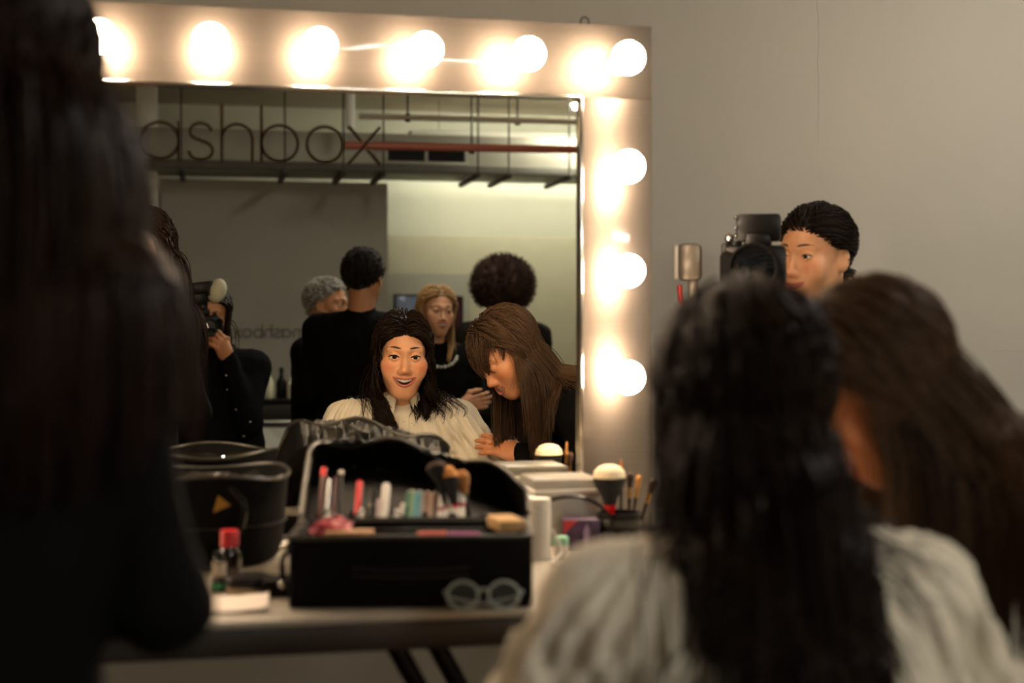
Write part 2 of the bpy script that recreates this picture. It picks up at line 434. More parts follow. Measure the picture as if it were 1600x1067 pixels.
# ------------------------------------------------------------------ hair: strands combed over the head and dropped by gravity
def hair_strands(headR, pos, s, roots, v0, length, steps, sdf, offs, comb=None, grav=.25, inertia=.75, curl=0, clump=.5, ncl=70, seed=1, cfreq=3.0, jit=.05, droop=1.0, adhere=.5, adh_z=-.04):
    r = np.random.default_rng(seed); n = len(roots)
    p = roots.copy(); v = v0.copy(); ds = (length / steps)[:, None]
    path = [p.copy()]; g = A3(0, 0, -1)
    for i in range(steps):
        loc = ((p - pos) @ headR) / s
        a = v * inertia + g * grav * min(1, .25 + i / steps * 2.0 * droop) + r.normal(size=(n, 3)) * jit
        if comb is not None: a = a + comb(loc, i / steps) @ headR.T
        v = a / (np.linalg.norm(a, axis=1)[:, None] + 1e-9)
        p = p + v * ds
        P32 = p.astype(np.float32); d = sdf(P32) - offs
        m = d < 0
        if m.any():
            e = np.float32(.002); Q = P32[m]; d0 = sdf(Q)
            gr = np.stack([sdf(Q + np.array(k, np.float32) * e) - d0 for k in ((1, 0, 0), (0, 1, 0), (0, 0, 1))], 1) / e
            gr /= np.linalg.norm(gr, axis=1)[:, None] + 1e-6
            p[m] -= gr * np.clip(d[m], -.05, 0)[:, None]
        if adhere:
            lz = ((p - pos) @ headR) / s; hd = sdf.head(p.astype(np.float32)); k = (hd - offs > 0) & (hd < .09) & (lz[:, 2] > adh_z)
            if k.any():
                e = np.float32(.002); Q = p[k].astype(np.float32); d0 = sdf.head(Q)
                gr = np.stack([sdf.head(Q + np.array(q, np.float32) * e) - d0 for q in ((1, 0, 0), (0, 1, 0), (0, 0, 1))], 1) / e
                gr /= np.linalg.norm(gr, axis=1)[:, None] + 1e-6
                p[k] -= gr * ((hd[k] - offs[k]) * adhere)[:, None]
        dv = p - path[-1]; v = dv / (np.linalg.norm(dv, axis=1)[:, None] + 1e-9)
        path.append(p.copy())
    W = np.stack(path, 1)                                    # n, steps+1, 3
    if ncl:
        gi = r.choice(n, min(ncl, n), replace=False); mid = W[:, steps // 3]
        near = np.argmin(((mid[:, None] - mid[gi][None]) ** 2).sum(-1), 1); G = W[gi][near]
        t = np.linspace(0, 1, steps + 1)[None, :, None]; k = clump * np.clip((t - .15) / .85, 0, 1) ** 1.2
        W = W * (1 - k) + G * k
        if curl:
            ph = r.uniform(0, 6.28, len(gi))[near][:, None]; fr = (cfreq * (1 + .3 * r.uniform(-1, 1, len(gi))))[near][:, None]
            tt = t[..., 0]; amp = curl * np.clip((tt - .3) / .7, 0, 1) ** 1.1
            ang = tt * fr * 6.28 + ph
            W = W + np.stack([np.sin(ang) * amp, np.cos(ang) * amp, 0 * ang], -1)
    return W
def strands_mesh(mb, W, rad, col, var=.35, seed=3, sides=3, taper=.35):
    n, k, _ = W.shape; r = np.random.default_rng(seed)
    T = np.gradient(W, axis=1); T /= np.linalg.norm(T, axis=2)[..., None] + 1e-9
    ref = np.where(np.abs(T[..., 2:3]) < .9, A3(0, 0, 1), A3(0, 1, 0)); U = np.cross(T, ref); U /= np.linalg.norm(U, axis=2)[..., None] + 1e-9
    Q = np.cross(T, U); t = np.linspace(0, 1, k)
    rr = (np.broadcast_to(rad, (n,)) * r.uniform(.6, 1.3, n))[:, None] * (1 - (1 - taper) * t ** 2.5)[None]
    V = np.stack([W + rr[..., None] * (math.cos(a) * U + math.sin(a) * Q) for a in np.arange(sides) * 2 * math.pi / sides], 2)
    V = V.reshape(-1, 3)
    i, j, q = np.meshgrid(np.arange(n), np.arange(k - 1), np.arange(sides), indexing='ij')
    b = (i * k + j) * sides; q2 = (q + 1) % sides
    F = np.stack([b + q, b + q2, b + sides + q2, b + sides + q], -1).reshape(-1, 4)
    c = np.array(lin(col)[:3]); C = c[None] * (1 + var * r.uniform(-1, 1, n))[:, None]
    C = np.clip(np.repeat(C, k * sides, 0), 0, .98)
    mb.add(V, F, 0, C)

def scalp(n, headR, pos, s, q_hl=.004, seed=0, zmin=-.07, fat=1.0):
    r = np.random.default_rng(seed); out = []
    while len(out) < n:
        d = nrm(r.normal(size=3)); p = A3(0, -.008, .028) + d * A3(.073 * fat, .094, .082)
        if .766 * p[2] - .643 * p[1] > q_hl and p[2] > zmin and not (abs(p[0]) > .066 and p[2] < .01 and p[1] > -.03): out.append((*p, *nrm(d / A3(.073, .094, .082))))
    out = np.array(out); L = out[:, :3]; N = out[:, 3:]
    return L, N, L * s @ headR.T + pos

# ------------------------------------------------------------------ person
def person(name, label, base, head, skin, joints, top, legs=None, hands=(), res=.0035, group=None, sleeve=None, hair=None, coat=None, top_res=.011, top_name='shirt', fold=.004, skin_arms=False, bulk=1.0, collar=None, arm_s=1.0):
    base = A3(*base); root = thing(name, label, 'person', base, group)
    J = {k: A3(*v) for k, v in joints.items()}
    pos = A3(*head['pos']); s = head.get('s', 1.05); q = head.get('q', {})
    if hair: q.setdefault('hair', hair['col'])
    mb = MB()
    R, hf = make_head(mb, pos, head['fwd'], head.get('up', (0, 0, 1)), s, J['nb'], q, skin, res)
    nb, pel = J['nb'], J['pel']; sA, sB = J['sa'], J['sb']; lat = nrm(sA - sB); axis = nrm(nb - pel); fw = nrm(np.cross(lat, axis))
    if q.get('flipf'): fw = -fw
    hA, hB = pel + lat * .085, pel - lat * .085; k_ = bulk
    iA = sA + (nb - sA) * .42 - axis * .075; iB = sB + (nb - sB) * .42 - axis * .075
    arms = [(sA, J['ea'], J['wa']), (sB, J['eb'], J['wb'])]
    def torso(P, o):
        d = s_cap(P, iA, hA, .092 * k_ + o, .10 * k_ + o)
        d = smin(d, s_cap(P, iB, hB, .092 * k_ + o, .10 * k_ + o), .06)
        d = smin(d, s_cap(P, nb - axis * .12, pel, .10 * k_ + o, .105 * k_ + o), .06)
        d = smin(d, s_cap(P, sA, sB, .048 + o, .048 + o), .05)
        d = smin(d, s_cap(P, nb - axis * .015, sA - axis * .005, .05 + o * .5, .05 + o), .04)
        d = smin(d, s_cap(P, nb - axis * .015, sB - axis * .005, .05 + o * .5, .05 + o), .04)
        if q.get('bust'):
            for sg in (-1, 1): d = smin(d, s_ell(P, nb - axis * .24 + lat * sg * .075 + fw * .085, (.06 + o, .06 + o, .065 + o)), .05)
        return d
    def armf(P, o, d):
        for a, e, w_ in arms:
            d = smin(d, s_cap(P, a, e, .052 * arm_s + o, .043 * arm_s + o), .04 * arm_s); d = smin(d, s_cap(P, e, w_, .043 * arm_s + o, .029 + o), .03)
        return d
    def cloth(P):
        if sleeve is None: d = armf(P, .010, torso(P, .010))
        else:
            d = torso(P, .012)
            d = sleeve(P, d, arms)
        if coat is not None: d = coat(P, d, J)
        if fold: d = d + fold * vnoise(P, 34, 3) + fold * .6 * vnoise(P * np.array((1, 1, .35), np.float32), 70, 4)
        if collar: d = smin(d, s_cap(P, nb, nb + (pos - nb) * collar, .062, .060), .02)
        # neck opening
        return d
    pts = np.array([nb, pel, sA, sB, J['ea'], J['wa'], J['eb'], J['wb']]); lo = pts.min(0) - .19; hi = pts.max(0) + .17
    if coat is not None: lo[2] -= .5; lo[:2] -= .1; hi[:2] += .1
    # skin body below the clothes (coarse) and hands (fine) belong to the same mesh
    Vb, Fb = nets(lambda P: armf(P, -.014, torso(P, -.014)), lo, hi, .02)
    C0 = np.array(lin(skin)[:3]); mb.add(Vb, Fb, 0, C0)
    for hd in hands:
        f, l2, h2 = hand_fun(*hd)
        Vh, Fh = nets(f, l2, h2, .0032); mb.add(Vh, Fh, 0, C0 * (1, .93, .9))
    body = obj('body', mb, [M_SKIN, M_EYE], root, sharp=0)
    Vt, Ft = nets(cloth, lo, hi, top_res)
    t = MB(); t.add(Vt, Ft)
    obj(top_name, t, top, root, sharp=0)
    if legs:
        lm, sm = legs
        def lf(P):
            d = s_cap(P, hA, J['ka'], .092 * k_, .062); d = smin(d, s_cap(P, J['ka'], J['aa'], .062, .050), .03)
            e = s_cap(P, hB, J['kb'], .092 * k_, .062); e = smin(e, s_cap(P, J['kb'], J['ab'], .062, .050), .03)
            d = smin(d, e, .02); d = smin(d, s_cap(P, hA, hB, .10 * k_, .10 * k_), .05)
            return d + .003 * vnoise(P, 40, 8)
        pl = np.array([hA, hB, J['ka'], J['kb'], J['aa'], J['ab']])
        Vl, Fl = nets(lf, pl.min(0) - .13, pl.max(0) + .13, .018); g = MB(); g.add(Vl, Fl); obj('trousers', g, lm, root, sharp=0)
        fdir = nrm(A3(fw[0], fw[1], 0))
        for a in ('aa', 'ab'):
            z0 = J[a][2] - .075; c = J[a]
            def sf(P):
                d = s_cap(P, c + fdir * .0 + A3(0, 0, -.035), c + fdir * .15 + A3(0, 0, -.045), .038, .032)
                d = smin(d, s_cap(P, c, c + A3(0, 0, -.03), .045, .042), .03); return np.maximum(d, z0 - P[:, 2])
            Vs, Fs = nets(sf, c - .26, c + .26, .009); g = MB(); g.add(Vs, Fs); obj('shoe', g, sm, root, sharp=0)
    full = lambda P: np.minimum(cloth(P), hf(((P - pos.astype(np.float32)) @ R.astype(np.float32)) / np.float32(s)) * s)
    P = dict(fat=q.get('wid', 1), root=root, R=R, pos=pos, s=s, J=J, cloth=cloth, full=full, fw=fw, lat=lat, axis=axis, head=hf)
    return P

def simple_sdf(P, hairpad=0):
    """collision shape for strands: head ellipsoids + neck + clothes"""
    R = P['R'].astype(np.float32); pos = P['pos'].astype(np.float32); s = np.float32(P['s'])
    nb = ((P['J']['nb'] - P['pos']) @ P['R']) / P['s']
    fa = P['fat']
    def hd(X):
        L = ((X - pos) @ R) / s
        d = s_ell(L, (0, -.008, .028), (.074 * fa, .095, .083)); return smin(d, s_ell(L, (0, .022, -.03), (.066 * fa, .072, .085)), .03) * s
    def f(X):
        L = ((X - pos) @ R) / s
        d = np.minimum(hd(X), s_cap(L, (0, -.02, -.065), nb, .05, .055) * s)
        return np.minimum(d, P['cloth'](X))
    f.head = hd
    return f
def add_hair(P, hair):
    n = hair.get('n', 1400); R, pos, s = P['R'], P['pos'], P['s']
    L, N, Wp = scalp(n, R, pos, s, hair.get('hl', .004), hair.get('seed', 1), fat=P['fat'])
    v0 = hair['v0'](L, N); v0 = v0 - N * (v0 * N).sum(1)[:, None] + N * hair.get('lift', .12)
    v0 /= np.linalg.norm(v0, axis=1)[:, None]
    rg = np.random.default_rng(hair.get('seed', 1))
    ln = hair['len'](L) * rg.uniform(.85, 1.1, n); offs = rg.uniform(hair.get('o0', .003), hair.get('o1', .02), n)
    W = hair_strands(R, pos, s, Wp, v0 @ R.T, ln, hair.get('steps', 30), simple_sdf(P), offs.astype(np.float32), hair.get('comb'), hair.get('grav', .25), hair.get('inertia', .75), hair.get('curl', 0), hair.get('clump', .5), hair.get('ncl', 70), hair.get('seed', 1), hair.get('cfreq', 3.), hair.get('jit', .05), hair.get('droop', 1.), hair.get('adhere', .5), hair.get('adh_z', -.04))
    mb = MB(); strands_mesh(mb, W, hair.get('rad', .0022), hair['col'], hair.get('var', .35), hair.get('seed', 1), taper=hair.get('taper', .35))
    return obj('hair', mb, hair.get('mat', M_HAIR), P['root'], sharp=0)

M_SKIN = mat('skin', vc=True, rough=.42, spec=.4, var=.03, scale=40, sss=.12)
M_EYE = mat('eye_and_lash', vc=True, rough=.3, var=0, spec=.2)
M_HAIR = mat('hair', vc=True, rough=.42, spec=.16, var=.08, scale=30)
M_HAIRD = mat('hair_matte', vc=True, rough=.6, spec=.25, var=.08, scale=30)
# ------------------------------------------------------------------ the room
m_wall = mat('painted_wall', 'b5afa2', .75, var=.035, scale=1.3, bump=.05, bscale=25)
m_grey = mat('grey_paint', '98948a', .8, var=.04, scale=2, bump=.03)
m_pale = mat('pale_paint', 'bdbcac', .8, var=.03, scale=2, bump=.03)
m_white = mat('white_paint', 'd6d4ca', .6, var=.03)
m_ceil = mat('concrete_ceiling', 'a79c8a', .9, var=.12, scale=2.5, bump=.2, bscale=14)
m_floor = mat('concrete_floor', '55514b', .55, var=.15, scale=2, bump=.05)
m_duct = mat('galvanised_duct', '8f8c80', .55, metal=.3, var=.08, scale=5)
m_dark = mat('dark_metal', '12100e', .45, metal=.3, spec=.3, var=.1)
m_black = mat('black_plastic', '0a0908', .35, var=.1, spec=.25)
m_red = mat('red_pipe_paint', '8c4632', .5, var=.1)

YB, YF, XL, XR, ZC = -7.6, .95, -3.2, 4.2, 3.02
struct('floor', box(((XL + XR) / 2, (YB + YF) / 2, -.05), (XR - XL, YF - YB, .1)), m_floor, 'dark concrete floor of the studio')
struct('ceiling', box(((XL + XR) / 2, (YB + YF) / 2, ZC + .05), (XR - XL, YF - YB, .1)), m_ceil, 'rough grey concrete studio ceiling')
wf = struct('wall_front', box(((XL + XR) / 2, YF + .05, ZC / 2), (XR - XL, .1, ZC)), m_wall, 'greyish beige painted wall behind the mirror')
struct('wall_back', box(((XL + XR) / 2, YB - .05, ZC / 2), (XR - XL, .1, ZC)), m_pale, 'pale wall at the far end of the room')
struct('wall_left', box((XL - .05, (YB + YF) / 2, ZC / 2), (.1, YF - YB, ZC)), m_wall, 'beige side wall left of the table')
struct('wall_right', box((XR + .05, (YB + YF) / 2, ZC / 2), (.1, YF - YB, ZC)), m_wall, 'beige side wall right of the table')
# hairline cracks in the plaster
m_crack = mat('plaster_crack', 'a0968a', .9)
rc = np.random.default_rng(4)
def crack(p0, p1, n, amp):
    t = np.linspace(0, 1, n); P = np.outer(1 - t, p0) + np.outer(t, p1); P[1:-1, 2 if abs(p1[0] - p0[0]) > abs(p1[2] - p0[2]) else 0] += rc.uniform(-amp, amp, n - 2)
    obj('plaster_crack', tube(P, .0005, 4), m_crack, wf)
crack((2.28, YF, 1.345), (2.75, YF, 1.345), 14, .004)
crack((1.72, YF, 1.95), (1.715, YF, 2.6), 12, .003)

# far partition, column, bulkhead
struct('wall_partition', box((.42, -6.66, 1.19), (1.48, .12, 2.38), .004), m_grey, 'dark grey partition wall at the far end')
struct('trim_1', box((-.40, -6.5, ZC / 2), (.13, .13, ZC), .006), m_white, 'white square column beside the grey partition')
struct('wall_bulkhead_front', box((.60, -6.45, 2.535), (7.6, .5, .25), .01), m_duct, 'long horizontal bulkhead above the grey partition')
struct('trim_2', box((.6, -6.18, 2.435), (7.6, .05, .05), .004), mat('bulkhead_lip', '4d4a42', .7), 'dark lip along the bulkhead bottom')
struct('trim_3', box((.6, -5.2, 2.95), (7.6, .22, .14), .01), m_ceil, 'concrete beam under the ceiling')
# vent in the bulkhead
v = thing('air_vent', 'dark rectangular air vent in two sections on the bulkhead', 'vent', (1.35, -6.19, 2.49))
def vent():
    x0, x1, z0, z1 = 1.10, 1.62, 2.475, 2.605; y = -6.195; b = MB()
    for c, s in ((((x0 + x1) / 2, y, z0), (x1 - x0 + .03, .02, .02)), (((x0 + x1) / 2, y, z1), (x1 - x0 + .03, .02, .02)), ((x0, y, (z0 + z1) / 2), (.02, .02, z1 - z0)), ((x1, y, (z0 + z1) / 2), (.02, .02, z1 - z0)), (((x0 + x1) / 2, y, (z0 + z1) / 2), (.02, .02, z1 - z0))):
        b.part(box(c, s, .003))
    obj('frame', b, m_duct, v)
    obj('backing', box(((x0 + x1) / 2, y + .0, (z0 + z1) / 2), (x1 - x0, .006, z1 - z0)), m_dark, v)
    for k in range(6):
        for sx in (0, 1):
            obj('slat', box((x0 + (x1 - x0) * (.25 + .5 * sx), y + .006, z0 + .02 + k * .018), ((x1 - x0) / 2 - .03, .012, .003), 0, rotx(.6)), m_dark, v)
vent()
def pipe(name, label, P, r, m, clamps=()):
    t = thing(name, label, 'pipe', P[0])
    obj('pipe_run', tube(P, r, 12), m, t)
    for c in clamps: obj('hanger', tube([(c, P[0][1], P[0][2]), (c, P[0][1], ZC)], .006, 6), m_dark, t); obj('clamp', lathe([(r, -.015), (r + .008, -.015), (r + .008, .015), (r, .015)], 14, frame((1, 0, 0)), (c, P[0][1], P[0][2])), m_dark, t)
pipe('sprinkler_pipe', 'red sprinkler pipe running below the ceiling', [(.78, -5.6, 2.50), (2.2, -5.55, 2.505), (4.1, -5.4, 2.51)], .024, m_red, (1.55, 2.35))
pipe('drain_pipe', 'short pale pipe dropping from ceiling above sprinkler pipe end', [(.83, -5.75, 2.62), (.83, -5.75, 2.8), (.83, -5.75, 3.0)], .028, m_white)
pipe('conduit_pipe', 'thin beige conduit above the red sprinkler pipe', [(.9, -5.9, 2.72), (2.4, -5.85, 2.72), (4.1, -5.7, 2.71)], .018, m_ceil, (1.2, 1.9, 2.6))
m_rod = mat('hanger_steel', '3d382f', .6, metal=.2)
HL = ('thin hanging rod with rail nearest the white column', 'second hanging rod with rail from the white column', 'third hanging rod with rail from the white column', 'hanging rod with rail at the partition edge', 'hanging rod with rail just right of the air vent', 'hanging rod with rail in middle of the pale wall', 'hanging rod with rail furthest from the white column')
for i, x in enumerate((-.176, .447, .805, 1.055, 1.656, 1.855, 2.25)):
    t = thing('ceiling_hanger', HL[i], 'bracket', (x, -5.95, 2.36), 'hanging rods with rails')
    obj('rod', tube([(x, -5.95, 2.38), (x, -5.95, ZC)], .006, 8), m_rod, t)
    obj('rail', box((x, -6.27, 2.378), (.032, .66, .028), .003), m_rod, t)
# pale flats and framed panels at the far end
struct('trim_4', box((2.55, -7.35, 1.04), (2.6, .05, 2.08), .006), mat('flat_paint', 'b3ae97', .8, var=.03), 'tall beige flat leaning before the pale wall')
struct('trim_5', box((1.52, -7.2, .90), (.62, .04, 1.80), .006), mat('grey_flat', '9c998c', .8, var=.03), 'grey flat beside the partition edge')
def screen(x, z, w_, h_, m, lab):
    t = thing('wall_screen', lab, 'screen', (x, -7.15, z - h_ / 2))
    obj('bezel', box((x, -7.155, z), (w_, .03, h_), .006), m_black, t); obj('panel', box((x, -7.138, z), (w_ - .03, .006, h_ - .03), .001), m, t)
screen(1.37, 1.50, .20, .30, mat('screen_blue', '5a6478', .2, emit=.05), 'blue grey screen hung on the grey flat')
screen(1.68, 1.49, .18, .30, mat('screen_red', '3d1a22', .2), 'dark red picture hung on the grey flat')

# far counter
t = thing('back_counter', 'dark counter with white cupboard doors under the far lettering', 'counter', (.35, -6.2, 0))
obj('worktop', box((.30, -6.28, .955), (1.15, .5, .03), .004), m_black, t)
obj('apron', box((.30, -6.06, .885), (1.13, .03, .11), .003), mat('counter_apron', '25211a', .5), t)
obj('metal_rail', tube([(-.27, -6.03, .828), (.87, -6.03, .828)], .012, 8), mat('steel_rail', 'b8b6ae', .25, metal=1), t)
for k in range(3):
    d = obj('cupboard_door', box((-.08 + .38 * k, -6.05, .40), (.365, .02, .78), .004), m_white, t)
    obj('handle', tube([(.05 + .38 * k, -6.03, .70), (.05 + .38 * k, -6.03, .60)], .006, 6), m_dark, d)
obj('carcass', box((.30, -6.3, .40), (1.13, .46, .80), .003), m_grey, t)
def bottle(name, label, x, y, z, prof, m, cap=None, mc=None, cat='bottle', group=None, extra=None):
    t = thing(name, label, cat, (x, y, z), group)
    obj('bottle_body', lathe(prof, 24, None, (x, y, z)), m, t)
    if cap: obj('cap', lathe(cap, 24, None, (x, y, z)), mc, t)
    if extra:
        for n_, pr, m_ in extra: obj(n_, lathe(pr, 24, None, (x, y, z)), m_, t)
    return t
zc = .97
t = thing('tote_bag', 'crumpled pink bag standing on the far counter', 'bag', (.245, -6.2, zc))
def tote(x, y, z, w_, h_, m, t):
    b = MB(); P = []
    n = 20
    for k, (hh, sc) in enumerate(((0, .9), (.35, 1.0), (.7, .8), (1.0, .35))):
        for j in range(n):
            a = j * 2 * math.pi / n; P.append((x + w_ * sc * math.cos(a) * (1 + .12 * math.sin(5 * a + k)), y + .05 * sc * math.sin(a), z + h_ * hh + .01 * math.sin(3 * a) * hh))
    F = [(k * n + j, k * n + (j + 1) % n, (k + 1) * n + (j + 1) % n, (k + 1) * n + j) for k in range(3) for j in range(n)] + [tuple(range(n))[::-1], tuple(range(3 * n, 4 * n))]
    b.add(P, F); obj('bag_body', b, m, t); obj('handle', tube(bez([(x - w_ * .25, y, z + h_ * .97), (x, y, z + h_ * 1.18), (x + w_ * .25, y, z + h_ * .97)], 10), .004, 6), m, t)
tote(.240, -6.2, zc, .05, .14, mat('pink_fabric', 'a8505a', .8), t)
t = thing('tote_bag', 'pale cream bag beside the pink bag on far counter', 'bag', (.35, -6.2, zc)); tote(.350, -6.2, zc, .045, .14, mat('cream_fabric', 'c8c2a8', .8), t)
PB = [(0, 0), (.03, 0), (.033, .01), (.033, .10), (.014, .135), (.012, .17), (0, .17)]
bottle('bottle', 'dark tall bottle on the far counter beside cream bag', .435, -6.2, zc, PB, m_black, [(.014, .165), (.014, .19), (0, .19)], m_dark)
bottle('bottle', 'pale squat bottle at the right of the far counter bottles', .49, -6.17, zc, [(0, 0), (.025, 0), (.025, .09), (.01, .1), (0, .1)], mat('cream_plastic', 'c9bfa2', .4), [(.012, .1), (.012, .125), (0, .125)], m_white)

# ------------------------------------------------------------------ ceiling lamps
m_tube = mat('lit_diffuser', 'f0ebe2', .5, var=0, emit=TUBE)
m_tube2 = mat('bright_diffuser', 'efecdc', .5, var=0, emit=FAR)
def strip(x, y, lab, L=1.2, rot=0, z=ZC - .10, m=None):
    t = thing('strip_light', lab, 'ceiling light', (x, y, z), 'ceiling strip lights')
    R = rotz(rot); obj('housing', box((x, y, z + .055), (L + .06, .16, .05), .008, R), m_white, t)
    obj('diffuser', box((x, y, z + .015), (L, .12, .035), .012, R), m or m_tube, t)
    for sx in (-1, 1): p = A3(x, y, 0) + R @ A3(sx * L * .4, 0, 0); obj('suspension_wire', tube([(p[0], p[1], z + .08), (p[0], p[1], ZC)], .002, 4), m_dark, t)
strip(2.7, -.45, 'ceiling strip light over the stylist', 1.2, math.pi / 2)
strip(2.95, -6.0, 'ceiling strip light before the far pale wall', 1.3, 0, 2.83, m_tube2)
strip(2.3, -7.05, 'ceiling strip light behind the bulkhead', 1.8, 0, 2.72, mat('hidden_fill_diffuser', 'efecdc', .5, var=0, emit=FILL))  # added fill, hidden by the bulkhead, to brighten the pale far wall
strip(1.2, -3.9, 'ceiling strip light over the group of onlookers', 1.2, math.pi / 2)

# ------------------------------------------------------------------ vanity mirror
m_steel = mat('brushed_steel', '6a625a', .52, metal=1, var=.05, scale=6, aniso=.4, coat=.5, crough=.07, stretch=(1, 1, 40), bump=.02, bscale=30)
def add_tangent(m, rot):
    nt = m.node_tree; tn = nt.nodes.new('ShaderNodeTangent'); tn.direction_type = 'RADIAL'; tn.axis = 'Z'
    b = nt.nodes['Principled BSDF']; nt.links.new(tn.outputs[0], b.inputs['Tangent']); b.inputs['Anisotropic Rotation'].default_value = rot
add_tangent(m_steel, 0.25)
m_glass = mat('mirror_silver', 'd9d9d2', .0, metal=1, var=0)
m_bulb = mat('lit_globe', 'ffe0bd', .3, var=0, emit=BULB)
m_sock = mat('porcelain_socket', 'b9aa98', .4)
m_chrome = mat('chrome', 'c8c4bc', .15, metal=1, var=.02)
HW, ZT, ZB, FR = .916, 2.056, .985, .155
mir = thing('vanity_mirror', 'large steel framed vanity mirror ringed with lit globe bulbs', 'mirror', (0, .03, ZB))
obj('mirror_glass', box((0, .012, (ZT + ZB) / 2), (2 * (HW - FR) + .02, .01, ZT - ZB - FR + .05)), m_glass, mir, smooth=False)
for x0, x1, z0, z1 in ((-HW, HW, ZT - FR, ZT), (-HW, -HW + FR, ZB, ZT - FR), (HW - FR, HW, ZB, ZT - FR)):
    obj('frame_panel', box(((x0 + x1) / 2, .018, (z0 + z1) / 2), (x1 - x0, .045, z1 - z0), .0015), m_steel, mir)
ix, iz = HW - FR, ZT - FR
for a, b in (((-ix, 0, iz), (ix, 0, iz)), ((ix, 0, ZB), (ix, 0, iz)), ((-ix, 0, ZB), (-ix, 0, iz))):
    c = (A3(*a) + A3(*b)) / 2; L = abs(b[0] - a[0]) or abs(b[2] - a[2])
    obj('inner_bead', box(c + A3(0, -.003, 0), (L, .012, .008) if b[0] != a[0] else (.008, .012, L), .002), m_chrome, mir)
obj('back_board', box((0, .05, (ZT + ZB) / 2), (2 * HW - .02, .02, ZT - ZB - .02), .002), m_dark, mir)
for sx in (-1, 1):
    obj('stand_post', box((sx * .80, .075, 1.0), (.05, .03, 2.0), .003), m_dark, mir)
    obj('stand_foot', box((sx * .80, .20, .02), (.05, .5, .04), .004), m_dark, mir)
# hanging eye on top of the frame
obj('hanging_eye', tube([(.775 + .009 * math.cos(a), .02, ZT + .008 + .011 * math.sin(a)) for a in np.linspace(-.6, math.pi + .6, 16)], .0018, 6), m_dark, mir)
RB = .0345
def bulb(x, z):
    R = frame((0, -1, 0)); t0 = (x, 0, z)
    s = obj('bulb_socket', lathe([(0, -.004), (.024, -.004), (.024, .004), (.019, .008), (.018, .040), (.016, .044), (0, .044)], 20, R, t0), m_sock, mir)
    g = [(.0135, .042), (.0145, .050)] + [(RB * math.sin(a), .085 - RB * math.cos(a)) for a in np.linspace(.55, math.pi, 14)]
    obj('bulb', lathe(g, 24, R, t0), m_bulb, mir, sharp=0)
bx = [k * .21 for k in range(-4, 5)]
for x in bx: bulb(x, 1.972)
for z in (1.749, 1.535, 1.315):
    bulb(.84, z); bulb(-.84, z)
# lettering on the glass: thin geometric strokes
m_let = mat('matte_lettering', '0c0704', .9, var=.05, spec=.0)
def arc(cx, cz, r, a0, a1, n=28): a = np.radians(np.linspace(a0, a1, n)); return np.c_[cx + r * np.cos(a), cz + r * np.sin(a)]
def letters(word, h=1.0, sw=.078):
    """word as strokes; x height 1, list of (dx, strokes)"""
    out = []; x = 0; r = .5 - sw / 2
    for ch in word:
        S = []
        if ch == 'a': S = [arc(.5, .5, r, 0, 360, 40), [(1 - sw / 2, 0), (1 - sw / 2, .5), (1 - sw / 2, 1)]]; wd = 1.0
        elif ch == 'o': S = [arc(.5, .5, r, 0, 360, 40)]; wd = 1.0
        elif ch == 'b': S = [arc(.5, .5, r, 0, 360, 40), [(sw / 2, 0), (sw / 2, .7), (sw / 2, 1.48)]]; wd = 1.0
        elif ch == 'h': S = [[(sw / 2, 0), (sw / 2, .7), (sw / 2, 1.48)], np.concatenate([arc(.42, .58, .42 - sw / 2, 180, 0, 24), [(.84 - sw / 2, .3), (.84 - sw / 2, 0)]])]; wd = .84
        elif ch == 'm': S = [[(sw / 2, 0), (sw / 2, .5), (sw / 2, 1)], np.concatenate([arc(.36, .64, .36 - sw / 2, 180, 0, 20), [(.72 - sw / 2, .3), (.72 - sw / 2, 0)]]), np.concatenate([arc(1.02 - sw / 2, .64, .36 - sw / 2, 180, 0, 20), [(1.38 - sw * 1.0, .3), (1.38 - sw * 1.0, 0)]])]; wd = 1.36
        elif ch == 's': S = [bez([(.62, .77), (.52, .91), (.34, .968), (.16, .90), (.08, .74), (.16, .60), (.36, .52), (.56, .43), (.645, .27), (.56, .10), (.34, .032), (.14, .09), (.04, .26)], 44)]; wd = .68
        elif ch == 'x': S = [[(.03, 0), (.45, .5), (.87, 1)], [(.03, 1), (.20, .80), (.37, .60)], [(.53, .40), (.70, .20), (.87, 0)]]; wd = .9
        out.append((x, S, wd)); x += wd + (.155 if ch != 'o' else .07)
    return out, x - .155
def place_word(word, x_right, z0, h, y, parent, m, mirror=1, th=.0015, sw=.078):
    L, tot = letters(word, sw=sw)
    for x, S, wd in L:
        b = MB()
        for s_ in S:
            V, F = ribbon(np.asarray(s_, float), sw, 1); V = V.copy(); V[:, 0] = (V[:, 0] + x - tot) * h * mirror + x_right; V[:, 2] = V[:, 2] * h + z0; V[:, 1] = y + V[:, 1] * th * mirror
            b.add(V, F)
        obj('letter', b, m, parent, smooth=False)
place_word('smashbox', .342, 1.750, .0785, .0068, mir, m_let)

# far lettering on the grey partition, read from inside the room
sg = thing('wall_lettering', 'small dark lettering on the far grey partition wall', 'sign', (.30, -6.59, 1.33))
place_word('smashbox', .14, 1.345, .062, -6.6, sg, mat('far_lettering', '45443d', .8), -1, .004, .13)

